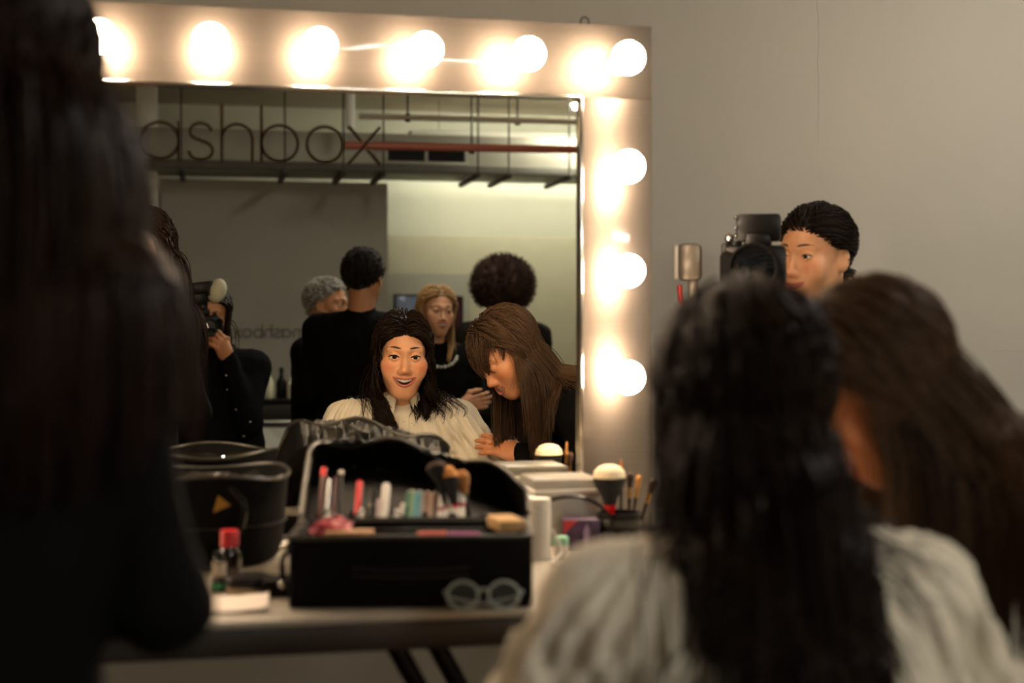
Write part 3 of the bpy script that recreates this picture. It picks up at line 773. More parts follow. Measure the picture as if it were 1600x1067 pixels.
# ------------------------------------------------------------------ table
m_top = mat('worn_grey_laminate', 'a39c8e', .38, var=.08, scale=5, rvar=.08)
m_edge = mat('table_edge_band', '2b2620', .5, var=.1)
T0 = .99
tb = thing('makeup_table', 'long grey folding table with dark edge below the mirror', 'table', (0, -.4, 0))
obj('tabletop', box((-.1, -.41, T0 - .006), (2.7, .76, .012), .004), m_top, tb)
obj('edge_band', box((-.1, -.41, T0 - .034), (2.69, .75, .044), .006), m_edge, tb)
def tleg(x0, x1, y): obj('leg', tube([(x0, y, T0 - .05), (x1, y, .012)], .016, 10), m_black, tb)
for y in (-.70, -.12):
    tleg(.27, .78, y); tleg(.78, .27, y); tleg(-1.2, -.7, y); tleg(-.7, -1.2, y)
for x in (.27, .78, -1.2, -.7): obj('foot_bar', tube([(x, -.72, .014), (x, -.10, .014)], .013, 8), m_black, tb)
tleg(.335, .845, -.66)

# ------------------------------------------------------------------ open soft makeup case
m_nyl = mat('black_nylon', '080706', .8, spec=.15, var=.15, scale=20, bump=.15, bscale=180)
m_vinyl = mat('black_vinyl', '070605', .25, var=.1, bump=.5, bscale=16, spec=.3)
m_trim = mat('grey_piping', '2a2721', .35, var=.1)
m_pvc = mat('clear_pvc_edge', '12110f', .22, var=.2, scale=30, bump=.6, bscale=40, spec=.3)
Rc = rotz(-.17)      # the case is turned a little
cc = A3(.315, -.645, T0)
def C(p): return Rc @ np.asarray(p, float) + cc
def cbox(c, s, bev=.0, R=np.eye(3)): return box(C(c), s, bev, Rc @ R)
case = thing('makeup_case', 'open black soft makeup case with raised lid of brush pockets', 'case', tuple(cc))
W2, D2, H2 = .185, .105, .108
obj('base_panel', cbox((0, 0, .006), (2 * W2, 2 * D2, .012), .004), m_nyl, case)
obj('front_panel', cbox((0, -D2 + .006, H2 / 2), (2 * W2, .014, H2), .006), m_nyl, case)
obj('back_panel', cbox((0, D2 - .006, H2 / 2), (2 * W2, .014, H2), .006), m_nyl, case)
for sx in (-1, 1): obj('side_panel', cbox((sx * (W2 - .006), 0, H2 / 2), (.014, 2 * D2, H2), .006), m_nyl, case)
for k, yy in enumerate((-.03, .04)): obj('divider', cbox((0, yy, .06), (2 * W2 - .03, .006, .085), .002), m_vinyl, case)
rim = [C(p) for p in ((-W2, -D2, H2), (W2, -D2, H2), (W2, D2, H2), (-W2, D2, H2))]
rp = []
for i in range(4):
    a, b = rim[i], rim[(i + 1) % 4]; rp += [a + (b - a) * t for t in np.linspace(.04, .96, 8)]
obj('zip_rim', tube(rp, .004, 6, True), m_trim, case)
# lid: soft box standing open, sagging to the right
LH = .175
def lidpt(u, v, d):
    """u -1..1 across, v 0..1 up, d depth towards the front"""
    sag = -.040 * max(0, (u + .5)) ** 1.5 * v
    q = .055 - d      # distance behind the rim plane
    return C((W2 * (1.03 + .03 * v) * u, D2 + .004 + .235 * v + .39 * q, H2 + .108 * v - .92 * q + sag))
def lid_outline(n=46):
    pts = []
    for t in np.linspace(0, .72, 9): pts.append((-1, t))
    for a in np.linspace(0, math.pi / 2, 8)[1:]: pts.append((-1 + .16 * (1 - math.cos(a)), .72 + .28 * math.sin(a)))
    for t in np.linspace(-.78, .62, 15)[0:]: pts.append((t, 1.0))
    for a in np.linspace(0, math.pi / 2, 10)[1:]: pts.append((.62 + .38 * math.sin(a), 1 - .42 * (1 - math.cos(a))))
    for t in np.linspace(.5, 0, 7): pts.append((1, t))
    return pts
OL = lid_outline()
b = MB(); Vb = []; n = len(OL)
for (u, v_) in OL: Vb += [lidpt(u, v_, 0), lidpt(u, v_, .055 + .012 * math.sin(7 * u + 3 * v_))]
b.add(Vb, [(2 * i, 2 * i + 1, 2 * i + 3, 2 * i + 2) for i in range(n - 1)])
Vi = [np.asarray(lidpt(u, v_, .004)) for u, v_ in OL]; V2 = [np.asarray(lidpt(u * .985, v_ * .985, .051)) for u, v_ in OL]
b.add([x for p in zip(Vi, V2) for x in p], [(2 * i + 2, 2 * i + 3, 2 * i + 1, 2 * i) for i in range(n - 1)])
m_lid = mat('satin_black_lid', '070605', .5, spec=.15, bump=.3, bscale=30)
obj('lid_wall', b, m_lid, case)
bk = MB(); Vk = []
for (u, v_) in OL: Vk.append(lidpt(u, v_, 0))
for (u, v_) in OL: Vk.append(lidpt(u * .5, v_ * .5, .008))
Vk.append(lidpt(0, .0, .008)); F = [(i, i + 1, n + i + 1, n + i) for i in range(n - 1)] + [(n + i, n + i + 1, 2 * n) for i in range(n - 1)]
bk.add(Vk, F); obj('lid_back', bk, m_lid, case)
obj('lid_piping', tube([lidpt(u, v_, .058 + .012 * math.sin(7 * u + 3 * v_)) for u, v_ in OL], .0042, 8), m_trim, case)
# crumpled clear film along the upper edge
cf = MB(); r_ = np.random.default_rng(9); us = np.linspace(-.93, .72, 60); Vf = []
for u in us:
    for k, (v_, d) in enumerate(((1.0, .0), (1.012, .014), (1.01, .035), (1.0, .060), (.97, .062))):
        p = lidpt(u, v_ if k not in (1, 2) else v_, d); Vf.append(p + r_.normal(size=3) * .0022)
cf.add(Vf, [(i * 5 + k, i * 5 + k + 1, (i + 1) * 5 + k + 1, (i + 1) * 5 + k) for i in range(59) for k in range(4)])
obj('lid_film', cf, m_pvc, case, sharp=20)
obj('side_zip', tube([lidpt(-1.0, v_, .062) + A3(.0, 0, 0) for v_ in np.linspace(0, .75, 10)], .005, 6), mat('zip_tape', '3a362e', .4), case)
def pocket(u0, u1, h):
    b = MB(); Vp = []; k = 9
    for j in range(2):
        for i in range(k):
            u = u0 + (u1 - u0) * i / (k - 1); bul = math.sin(math.pi * i / (k - 1))
            Vp.append(lidpt(u, h * j, .020 + .022 * bul)); 
    b.add(Vp, [(i, i + 1, k + i + 1, k + i) for i in range(k - 1)]); b.add([np.asarray(p) + Rc @ A3(0, .003, 0) for p in Vp], [(k + i, k + i + 1, i + 1, i) for i in range(k - 1)])
    o = obj('pocket', b, m_vinyl, case); obj('pocket_trim', tube(Vp[k:], .0016, 5), m_trim, o)
for u0, u1, h in ((-.92, -.66, .22), (-.62, -.36, .24), (-.32, -.02, .20), (0, .16, .18), (.20, .46, .18), (.50, .74, .22)): pocket(u0, u1, h)
sm = tube([C(p) for p in bez([(-W2 - .006, -.02, .085), (-W2 - .02, -.02, .06), (-W2 - .018, -.01, .02), (-W2 - .006, .0, .012)], 14)], .005, 6)
obj('side_strap', sm, m_nyl, case)
obj('buckle', ball(C((-W2 - .014, -.02, .082)), .009, 12, 8), m_chrome, case); obj('buckle', ball(C((-W2 - .02, -.018, .022)), .007, 12, 8), m_chrome, case)
for k in range(2): obj('front_seam', tube([C((x, -D2 - .0015, H2 * (.55 + .1 * k) - .012 * math.cos(x * 9))) for x in np.linspace(-.09, .09, 14)], .0012, 5), m_trim, case)

# things standing in the lid pockets
def lidstick(name, label, cat, u, v0, v1, r, m, parts=(), group=None, tip=None, lean=0):
    a = np.asarray(lidpt(u, v0 * .8, .026)); b_ = np.asarray(lidpt(u + lean, v1 * .95, .026)) + A3(0, -.02, .028 * (v1 - v0) / .3); t = thing(name, label, cat, tuple(a), group)
    obj('barrel', cyl(a, b_, r, None, 12, r * .3), m, t)
    for n_, f0, f1, rr, mm in parts: obj(n_, cyl(a + (b_ - a) * f0, a + (b_ - a) * f1, rr, None, 12, rr * .25), mm, t)
    if tip: obj(tip[0], ball(b_ + nrm(b_ - a) * tip[1][2] * .6, tip[1], 14, 10, frame(b_ - a)), tip[2], t)
    return t
P_ = lambda n, c, r=.35: mat(n, c, r, var=.05)
lipred = P_('bright_red_plastic', 'd01418', .25)
lidstick('lip_liner', 'brown liner pencil with red cap at left end of lid', 'pencil', -.86, .12, .56, .004, P_('brown_lacquer', '5a2a1c'), [('cap', .86, 1.02, .0052, lipred)])
lidstick('lip_liner', 'slim silver liner pencil beside the red capped one', 'pencil', -.80, .12, .48, .003, m_chrome)
lidstick('lip_liner', 'dark red liner pencil leaning in left lid pocket', 'pencil', -.74, .12, .5, .0035, P_('dark_red_lacquer', '4a1210'))
lidstick('makeup_brush', 'slim dark brush with a pale round tip in lid', 'brush', -.68, .12, .52, .0035, m_dark, (), None, ('tip', (.005, .005, .005), P_('pale_tip', 'f0e4d6')), -.02)
lidstick('lip_pencil', 'bright red lip pencil standing alone in the lid', 'pencil', -.53, .14, .47, .0055, lipred, [('collar', -.02, .05, .0062, m_chrome)])
lidstick('mascara', 'glossy black mascara tube behind red lip pencil', 'tube', -.40, .12, .40, .006, m_black, [('band', .5, .56, .0064, m_chrome)])
whp = P_('white_plastic', 'd8d2c6', .35)
lidstick('concealer_tube', 'tallest white tube standing in lid centre left', 'tube', -.29, .14, .44, .0075, whp, [('tube_cap', .82, 1.05, .0066, whp), ('collar', .0, .08, .0068, P_('mauve', '6a4a4a'))])
lidstick('concealer_tube', 'slim pink white tube left of the tallest white tube', 'tube', -.345, .14, .33, .0045, P_('pinkish_white', 'c8b4b0'))
lidstick('sample_vial', 'short white vial right of the tallest white tube', 'vial', -.175, .14, .26, .005, whp)
lidstick('sample_vial', 'thin white vial beside the green pencil', 'vial', -.13, .14, .31, .004, whp)
for k, (c, nm) in enumerate((('2a6a50', 'dark green'), ('7f9a72', 'sage green'), ('4a98a0', 'teal'), ('5f8f98', 'dusty blue'), ('8d857c', 'warm grey'), ('8a6450', 'brown'), ('b09078', 'tan'), ('5a3a2a', 'dark brown'))):
    lidstick('eye_pencil', f'{nm} eye pencil in the row of coloured pencils', 'pencil', -.085 + .034 * k, .13, .40 + .012 * (k % 2), .0042, P_('pencil_' + nm.replace(' ', '_'), c), [('pencil_end', .95, 1.02, .003, P_('pale_tip', 'f0e4d6'))], 'coloured eye pencils in the lid')
redb = P_('crimson_band', '8a1418', .4)
for k, (u, v_, lab) in enumerate(((.215, .41, 'leftmost of five white tubes with crimson bands'), (.265, .42, 'second from left of five white crimson banded tubes'), (.315, .48, 'middle one of five white tubes with crimson bands'), (.36, .51, 'tallest of the five white crimson banded tubes'), (.405, .48, 'rightmost of five white tubes with crimson bands'))):
    lidstick('lip_gloss', lab, 'tube', u, .12, v_, .0052, whp, [('band', .42 + .04 * (k % 3), .56 + .04 * (k % 3), .0055, redb), ('tube_cap', .56 + .04 * (k % 3), .98, .0047, whp)], 'white crimson banded tubes')
br_d = mat('dark_bristle', '3a261a', .9, var=.3, scale=60, bump=.4, bscale=200); br_t = mat('tan_bristle', '9c6a3c', .9, var=.3, scale=60, bump=.4, bscale=200); br_o = mat('orange_bristle', 'c98a48', .9, var=.3, scale=60, bump=.4, bscale=200); br_b = mat('black_bristle', '120e0b', .8, var=.3, scale=60, bump=.5, bscale=200); br_c = mat('cream_bristle', 'e2cfae', .9, var=.15, scale=60, bump=.5, bscale=200)
def bristle(a, d, r0, r1, L, mats, split=.7):
    """brush head: flared ferrule end, domed tip, two tones"""
    pr = [(r0, 0), (r0 * 1.15, L * .12), (r1 * .92, L * .5), (r1, L * .68), (r1 * .93, L * .82), (r1 * .66, L * .94), (r1 * .3, L * .99), (0, L)]
    i = 3; return lathe(pr[:i + 1], 22, frame(d), a), lathe(pr[i:], 22, frame(d), a)
def brush(name, label, a, d, hl, hr, r0, r1, L, m_h, m_f, m_b, m_t, group=None):
    a = np.asarray(a, float); d = nrm(d); t = thing(name, label, 'brush', tuple(a), group)
    obj('handle', cyl(a, a + d * hl, hr * .7, hr, 12, hr * .2), m_h, t)
    obj('ferrule', cyl(a + d * hl, a + d * (hl + .02), hr * 1.05, r0, 14), m_f, t)
    lo_, hi_ = bristle(a + d * (hl + .02), d, r0, r1, L, None)
    o = obj('bristles', lo_, m_b, t); obj('bristle_tip', hi_, m_t, o)
brush('makeup_brush', 'big dark brown powder brush leaning in the lid', (.402, -.50, 1.072), (-.022, .05, .115), .068, .005, .008, .018, .036, m_dark, m_dark, br_b, br_d)
brush('makeup_brush', 'orange tipped brush with a red ferrule in lid', (.415, -.50, 1.072), (-.012, .04, .10), .024, .005, .006, .0145, .070, lipred, lipred, br_b, br_o)
brush('makeup_brush', 'tan brush right of orange tipped brush in lid', (.438, -.49, 1.075), (-.012, .04, .09), .038, .0045, .006, .014, .045, m_dark, m_dark, br_t, br_t)

# things in the tray
def tray(name, label, cat, g, m, **k): return tag(obj(name, g, m, None, **k), label, cat)
m_pk = mat('pink_foil', 'b84450', .4, var=.4, scale=60)
pk = MB(); r_ = np.random.default_rng(2); V, F = ball(C((-.125, -.055, .115)), (.032, .022, .016), 16, 10); V = V + r_.normal(size=V.shape) * .003; pk.add(V, F)
tray('candy_bag', 'crumpled pink and red packet at the left of case tray', 'packet', pk, m_pk, sharp=15)
tray('wooden_palette', 'tan flat palette lying across left of the case tray', 'palette', cbox((-.095, -.08, .110), (.075, .03, .012), .003, rotz(.05)), mat('tan_card', 'a07850', .6, var=.25, scale=50))
tray('sponge_block', 'tan wedge block at the right end of case tray', 'sponge', cbox((.150, .02, .112), (.045, .08, .02), .005, rotz(.25)), mat('tan_sponge', 'b08d5e', .9, var=.15, bump=.3))
tray('lip_crayon', 'orange red crayon lying in the case tray', 'crayon', cyl(C((.01, -.085, .108)), C((.055, -.083, .109)), .006, .005, 12, .001), P_('coral_plastic', 'd8503c'))
tray('lip_crayon', 'purple pink crayon lying beside orange crayon', 'crayon', cyl(C((.057, -.085, .108)), C((.105, -.088, .108)), .0055, .005, 12, .001), P_('magenta_plastic', 'b04488'))

# glasses leaning on the case front
m_frm = mat('translucent_grey_acetate', 'a3afb0', .25, var=.05, alpha=.85)
m_lens = mat('spectacle_lens', '9fb0b4', .03, var=0, alpha=.12, spec=.8)
gl = thing('eyeglasses', 'translucent grey round eyeglasses in front of the case', 'glasses', (.41, -.775, T0))
gR = rotz(-.17) @ rotx(-.35)
def G(p): return gR @ np.asarray(p, float) + A3(.402, -.790, T0 + .022)
for sx in (-1, 1):
    a = np.linspace(0, 2 * math.pi, 30)[:-1]
    obj('rim', tube([G((sx * .031 + .0235 * math.cos(x), 0, .0205 * math.sin(x) + .002)) for x in a], .0027, 8, True), m_frm, gl)
    V, F = lathe([(.022, 0), (0, .001)], 28); V = V * (1, .87, 1); obj('lens', xf((V, F), gR @ rotx(math.pi / 2), G((sx * .031, 0, .002))), m_lens, gl)
    obj('temple_arm', tube([G(p) for p in bez([(sx * .054, 0, .008), (sx * .060, .006, .008), (sx * .045, .016, .0), (-sx * .03, .022, -.012)], 14)], .0022, 6), m_frm, gl)
obj('bridge', tube([G(p) for p in bez([(-.010, 0, .007), (0, 0, .011), (.010, 0, .007)], 8)], .0028, 8), m_frm, gl)

# round open black bag
bg = thing('makeup_bag', 'open round black bag left of the makeup case', 'bag', (.0, -.22, T0))
nb_ = 40; prof = [(.0, .004), (.115, .004), (.128, .02), (.134, .08), (.140, .155), (.142, .162), (.138, .160), (.128, .08), (.115, .012), (0, .012)]
V, F = lathe(prof, nb_, None, (0.0, -.225, T0)); V[:, 2] += .006 * np.sin(3 * np.arctan2(V[:, 1] + .225, V[:, 0])) * (V[:, 2] > T0 + .1)
obj('bag_body', (V, F), m_nyl, bg)
obj('rim_piping', tube([(.141 * math.cos(a), -.225 + .141 * math.sin(a), T0 + .162 + .006 * math.sin(3 * a)) for a in np.linspace(0, 2 * math.pi, 41)[:-1]], .0035, 6, True), m_trim, bg)
obj('seam', tube([(.136 * math.cos(a), -.225 + .136 * math.sin(a), T0 + .075) for a in np.linspace(0, 2 * math.pi, 41)[:-1]], .0016, 5, True), m_trim, bg)
obj('handle_strap', tube(bez([(.03, -.364, T0 + .15), (.055, -.376, T0 + .12), (.05, -.374, T0 + .08), (.035, -.370, T0 + .065)], 14), .006, 6), m_vinyl, bg)
lin_ = MB(); r_ = np.random.default_rng(6); V, F = lathe([(.132, .148), (.10, .135), (.06, .142), (.02, .13), (0, .135)], 34, None, (0, -.225, T0)); V = V + r_.normal(size=V.shape) * .004; lin_.add(V, F)
obj('film_lining', lin_, mat('smoky_film', '1f1c18', .12, var=.3, scale=20, spec=.7), bg, sharp=20)
tray('gold_tag', 'small gold triangular tag on front of black bag', 'tag', prism([(0, 0), (.03, .012), (.008, .03)], .002, rotx(math.pi / 2), (.003, -.362, T0 + .105)), mat('gold_foil', 'b88a3c', .35, metal=.5))

# small things at the left of the table
m_brown = mat('dark_brown_glass', '1b0f0a', .08, var=.05, coat=.5)
capr = P_('red_cap', 'b81822', .35)
rib = [(.0, .083), (.0145, .083)] + [(.0155 + .0006 * (k % 2), .081 - k * .0016) for k in range(15)] + [(.0155, .056)]
bottle('bottle', 'dark brown bottle with red ribbed cap near the bag', .03, -.43, T0, [(0, 0), (.018, 0), (.0195, .003), (.0195, .04), (.016, .049), (.012, .056), (.012, .06)], m_brown, rib, capr)
bottle('bottle', 'dark bottle with red cap partly behind left woman', -.165, -.10, T0 + .0, [(0, 0), (.02, 0), (.022, .003), (.022, .05), (.013, .07), (.012, .075)], m_brown, [(.014, .07), (.0155, .073), (.0155, .09), (0, .091)], capr)
bottle('bottle', 'small bottle with beige label and green mark', .012, -.545, T0, [(0, 0), (.0095, 0), (.0105, .002), (.0105, .05), (.007, .056), (0, .056)], m_brown, [(.008, .056), (.008, .064), (0, .064)], m_black, extra=[('paper_label', [(.0108, .026), (.0109, .026), (.0109, .048), (.0108, .048)], P_('beige_label', 'a89a84', .7)), ('green_mark', [(.0108, .006), (.0109, .006), (.0109, .014), (.0108, .014)], P_('green_mark', '1f8a4a', .5))])
t = thing('compact', 'round black lidded cream compact beside the napkin', 'compact', (.058, -.555, T0))
obj('jar_body', lathe([(0, 0), (.034, 0), (.036, .002), (.036, .012), (0, .012)], 32, None, (.058, -.555, T0)), P_('cream_jar', 'a58d6c', .4), t)
obj('jar_lid', lathe([(.0385, .011), (.0392, .013), (.0392, .023), (.037, .026), (0, .0265)], 32, None, (.058, -.555, T0)), m_black, t)
def sheet(c, s, ang, label, name='paper_napkin', m=None):
    n_ = 10; V = []
    for k in range(2):
        for j in range(n_):
            for i in range(n_):
                u, v_ = i / (n_ - 1) - .5, j / (n_ - 1) - .5
                V.append((u * s[0], v_ * s[1], .003 + k * .003 + .0015 * math.sin(u * 7 + 2) * math.cos(v_ * 6) + .003 * (abs(u) > .48)))
    F = [(j * n_ + i, j * n_ + i + n_, j * n_ + i + 1 + n_, j * n_ + i + 1) for j in range(n_ - 1) for i in range(n_ - 1)]
    F += [tuple(x + n_ * n_ for x in q[::-1]) for q in F]
    per = [i for i in range(n_)] + [j * n_ + n_ - 1 for j in range(1, n_)] + [(n_ - 1) * n_ + i for i in range(n_ - 2, -1, -1)] + [j * n_ for j in range(n_ - 2, 0, -1)]
    F += [(per[i], per[(i + 1) % len(per)], per[(i + 1) % len(per)] + n_ * n_, per[i] + n_ * n_) for i in range(len(per))]
    tag(obj(name, xf((V, F), rotz(ang), c), m or mat('white_paper', 'd9cfc6', .8, var=.04)), label, 'napkin')
sheet((.028, -.675, T0), (.115, .12), -.06, 'folded white napkin near the table front edge')
sheet((-.145, -.70, T0), (.09, .10), .2, 'crumpled pale tissue at far left of table', 'tissue')
tray('cotton_tube', 'white and gold tube standing at far left of table', 'tube', cyl((-.175, -.60, T0), (-.175, -.60, T0 + .035), .014, .012, 16, .002), mat('pale_gold', 'c9b08c', .35))
t = thing('clip_box', 'flat black box at left foot of the makeup case', 'box', (.102, -.60, T0)); obj('box_body', box((.104, -.585, T0 + .010), (.05, .07, .02), .003, rotz(-.1)), m_black, t); obj('box_lid', box((.104, -.585, T0 + .023), (.047, .066, .006), .002, rotz(-.1)), m_nyl, t)

# things right of the case
def can(x, y, r, h, lab):
    t = thing('spray_can', lab, 'can', (x, y, T0)); obj('can_body', lathe([(0, 0), (r, 0), (r, h * .80), (r * .97, h * .81), (0, h * .81)], 28, None, (x, y, T0)), whp, t)
    obj('can_cap', lathe([(r * .985, h * .815), (r * .985, h - .003), (r * .93, h), (0, h)], 28, None, (x, y, T0)), mat('cap_white', 'e2dccf', .4), t)
can(.595, -.335, .0205, .112, 'front white cylindrical can right of makeup case'); can(.580, -.275, .020, .108, 'white cylindrical can half hidden behind front can')
t = thing('cream_jar', 'little white jar with mint green lid', 'jar', (.637, -.33, T0)); obj('jar_body', lathe([(0, 0), (.012, 0), (.0135, .003), (.0135, .026), (0, .026)], 24, None, (.637, -.33, T0)), whp, t); obj('jar_lid', lathe([(.0142, .025), (.0142, .036), (.012, .039), (0, .039)], 24, None, (.637, -.33, T0)), P_('mint', '8cc4a4', .5), t)
m_print = mat('purple_print', '3a2440', .4, var=.6, scale=45)
t = thing('printed_carton', 'small purple and red printed carton beside white cans', 'carton', (.70, -.235, T0))
obj('carton_body', box((.70, -.235, T0 + .03), (.072, .05, .058), .002, rotz(-.2)), m_print, t)
obj('red_corner', prism([(-.034, .027), (-.034, .002), (-.008, .027)], .001, rotz(-.2) @ rotx(math.pi / 2), (.70 - .0050, -.2598, T0 + .03)), P_('red_print', 'a82428', .5), t)
obj('figure_print', prism([(.004, -.026), (.012, -.026), (.016, .008), (.010, .022), (.004, .008)], .0012, rotz(-.2) @ rotx(math.pi / 2), (.70 - .0050, -.2598, T0 + .03)), P_('mauve_print', '8d7894', .5), t)
m_clear = mat('clear_plastic', 'b5b0a6', .2, var=.08, alpha=.6, spec=.7)
t = thing('plastic_tub', 'translucent plastic tub stacked behind the printed carton', 'tub', (.685, -.12, T0))
def tubbox(cx, cy, z0, sx, sy, h, m, nm):
    b = MB()
    for c, s in (((cx, cy, z0 + .002), (sx, sy, .004)), ((cx, cy - sy / 2, z0 + h / 2), (sx, .003, h)), ((cx, cy + sy / 2, z0 + h / 2), (sx, .003, h)), ((cx - sx / 2, cy, z0 + h / 2), (.003, sy, h)), ((cx + sx / 2, cy, z0 + h / 2), (.003, sy, h))): b.part(box(c, s, .001))
    return obj(nm, b, m, t)
tubbox(.685, -.125, T0, .13, .13, .104, m_clear, 'tub_body')
obj('tub_rim', box((.685, -.125, T0 + .106), (.142, .142, .008), .003), mat('milky_plastic', 'dcd8cc', .35, alpha=.92), t)
obj('tub_lid', box((.685, -.125, T0 + .120), (.136, .136, .02), .004), mat('frosted_plastic', '8d887e', .3, alpha=.65), t)
cot = MB(); r_ = np.random.default_rng(11)
for k in range(9): cot.part(ball((.65 + .035 * (k % 3), -.16 + .035 * (k // 3), T0 + .055 + r_.uniform(-.02, .02)), (.02, .02, .03), 10, 6))
tag(obj('cotton_pads', cot, P_('cotton', 'd4cec4', .9)), 'white cotton pads inside the translucent tub', 'cotton', None, 'stuff')
t = thing('zip_pouch', 'clear zip pouch with pale blue sachet beside the tub', 'pouch', (.59, -.15, T0)); V, F = ball((.585, -.15, T0 + .045), (.035, .025, .045), 14, 10); obj('pouch_film', (V + np.random.default_rng(3).normal(size=V.shape) * .0035, F), m_clear, t, sharp=15); obj('blue_sachet', box((.59, -.168, T0 + .04), (.035, .006, .03), .002, rotx(.2)), P_('pale_blue', '8fb0cc', .5), t)
cb = tube(bez([(.60, -.28, T0 + .085), (.635, -.29, T0 + .105), (.69, -.29, T0 + .105), (.74, -.28, T0 + .075), (.755, -.27, T0 + .03), (.75, -.26, T0 + .006)], 40), .0035, 8)
tray('power_cord', 'black cord looping in front of the plastic tub', 'cord', cb, m_black)
tray('cable', 'thin white cable hanging beside the white cans', 'cable', tube(bez([(.61, -.37, T0 + .06), (.625, -.38, T0 + .02), (.60, -.41, T0 + .004), (.615, -.46, T0 + .003)], 24), .0028, 8), whp)
cup = thing('brush_cup', 'dark cup holding the large brushes by the frame', 'cup', (.775, -.24, T0)); obj('cup_wall', lathe([(0, 0), (.04, 0), (.043, .07), (.040, .07), (.037, .006), (0, .006)], 28, None, (.775, -.24, T0)), m_dark, cup); obj('cup_band', lathe([(.0425, .045), (.0437, .046), (.0440, .056), (.0428, .057)], 28, None, (.775, -.24, T0)), m_trim, cup)
brush('powder_brush', 'large fluffy black brush with cream tip by the frame', (.757, -.245, T0 + .01), (-.02, 0, 1), .055, .008, .012, .032, .078, m_black, lipred, br_b, br_c)
for k, (x, y, dx, hl, L, r1, mm, lab) in enumerate(((.795, -.235, .05, .085, .03, .007, br_d, 'short brown brush right of the fluffy brush'), (.80, -.225, .18, .085, .025, .006, br_o, 'small orange brush leaning out of the dark cup'), (.785, -.22, .02, .11, .03, .003, br_t, 'thin upright tan brush in the dark cup'), (.805, -.25, .32, .08, .03, .008, br_d, 'dark brush leaning furthest right from the cup'))):
    brush('makeup_brush', lab, (x, y, T0 + .01), (dx, .05, 1), hl, .003, .004, r1, L, m_dark, mat('gold_ferrule', 'b98c46', .3, metal=1), mm, mm, 'brushes in the cup')
# ------------------------------------------------------------------ people
m_blk = mat('black_cloth', '080707', .9, var=.15, scale=20, spec=.12)
m_navy = mat('dark_navy_cloth', '0d0e12', .9, spec=.12, var=.15, scale=20)
m_brn = mat('dark_brown_cloth', '1a1511', .9, spec=.15, var=.15, scale=20)
m_olive = mat('charcoal_cloth', '191713', .9, var=.15, scale=20)
m_trs = mat('black_trousers', '100f10', .9, var=.1)
m_jean = mat('dark_jeans', '1c2028', .9, var=.1)
m_shoe = mat('black_leather', '0b0a0a', .35, var=.1)
m_cot = mat('white_cotton', 'd8cfbd', .8, var=.03, scale=12, sheen=.1)

def legset(pel, fwd, spread=.1):
    pel = A3(*pel); f = nrm(A3(*fwd)); l = np.cross(f, A3(0, 0, 1))
    return dict(ka=pel - l * spread + f * .02 + A3(0, 0, -pel[2] + .50), kb=pel + l * spread + f * .02 + A3(0, 0, -pel[2] + .50), aa=pel - l * spread + A3(0, 0, -pel[2] + .08), ab=pel + l * spread + A3(0, 0, -pel[2] + .08))
def stand(x, y, eye, fwd, h_w=.19, arms='down', lean=0):
    """joints of somebody standing, facing fwd"""
    f = nrm(A3(*fwd)); l = np.cross(f, A3(0, 0, 1))       # l = own right
    c = A3(x, y, 0); nbz = eye - .185
    J = dict(nb=c - f * .035 + A3(0, 0, nbz), pel=c - f * .03 + A3(0, 0, .93 * eye / 1.55),
             sa=c - f * .03 - l * h_w + A3(0, 0, nbz - .045), sb=c - f * .03 + l * h_w + A3(0, 0, nbz - .045))
    sh = nbz - .045
    if arms == 'down':
        J.update(ea=J['sa'] - l * .05 - f * .03 + A3(0, 0, -.29), wa=J['sa'] - l * .04 + f * .08 + A3(0, 0, -.53), eb=J['sb'] + l * .05 - f * .03 + A3(0, 0, -.29), wb=J['sb'] + l * .04 + f * .08 + A3(0, 0, -.53))
    else:  # folded in front
        J.update(ea=J['sa'] - l * .06 + f * .03 + A3(0, 0, -.28), wa=c + l * .05 + f * .22 + A3(0, 0, sh - .22), eb=J['sb'] + l * .06 + f * .03 + A3(0, 0, -.28), wb=c - l * .05 + f * .25 + A3(0, 0, sh - .25))
    J.update(legset(J['pel'], f))
    return J
def hand_down(J, k, f, thumb): d = nrm(J['w' + k] - J['e' + k]); return (J['w' + k], d, np.cross(d, f) * thumb + d * 0, .5, 1.0, thumb)

# --- seated woman in the white blouse
def puff(P, d, arms):
    for a, e, w_ in arms:
        ax = (e - a); L = np.linalg.norm(ax); ax = ax / L; Rf = frame(ax)
        q = (P - a.astype(np.float32)) @ Rf.astype(np.float32); ang = np.arctan2(q[:, 1], q[:, 0]); t = np.clip(q[:, 2] / L, -.3, 1.2)
        gather = .0085 * np.sin(ang * 14 + 2.0 * np.sin(t * 3)) * np.exp(-((t - .08) / .28) ** 2) + .007 * np.sin(ang * 6 + t * 4) + .004 * np.sin(ang * 11 - t * 3)
        r = s_cap(P, a + ax * .02, e, .062, .088) + gather
        r = smin(r, s_cap(P, e, e + (w_ - e) * .75, .088, .062) + .006 * np.sin(ang * 7 + t * 5), .05)
        r = smin(r, s_cap(P, e + (w_ - e) * .75, w_, .040, .034), .02)
        d = smin(d, r, .025)
    for a, e, w_ in arms:
        ax = nrm(e - a); q = (P - a.astype(np.float32)) @ frame(ax).astype(np.float32); ang = np.arctan2(q[:, 1], q[:, 0]); rr = np.sqrt((q * q).sum(1))
        d = d + .0065 * np.sin(ang * 17 + 1.5 * np.sin(rr * 40)) * np.exp(-((rr - .10) / .06) ** 2) * np.clip(rr / .06, 0, 1)
    return d + .0035 * np.sin(P[:, 0] * 190 + 3 * np.sin(P[:, 2] * 18)) * np.clip((1.16 - P[:, 2]) * 12, 0, 1) * np.clip((P[:, 2] - .95) * 12, 0, 1)
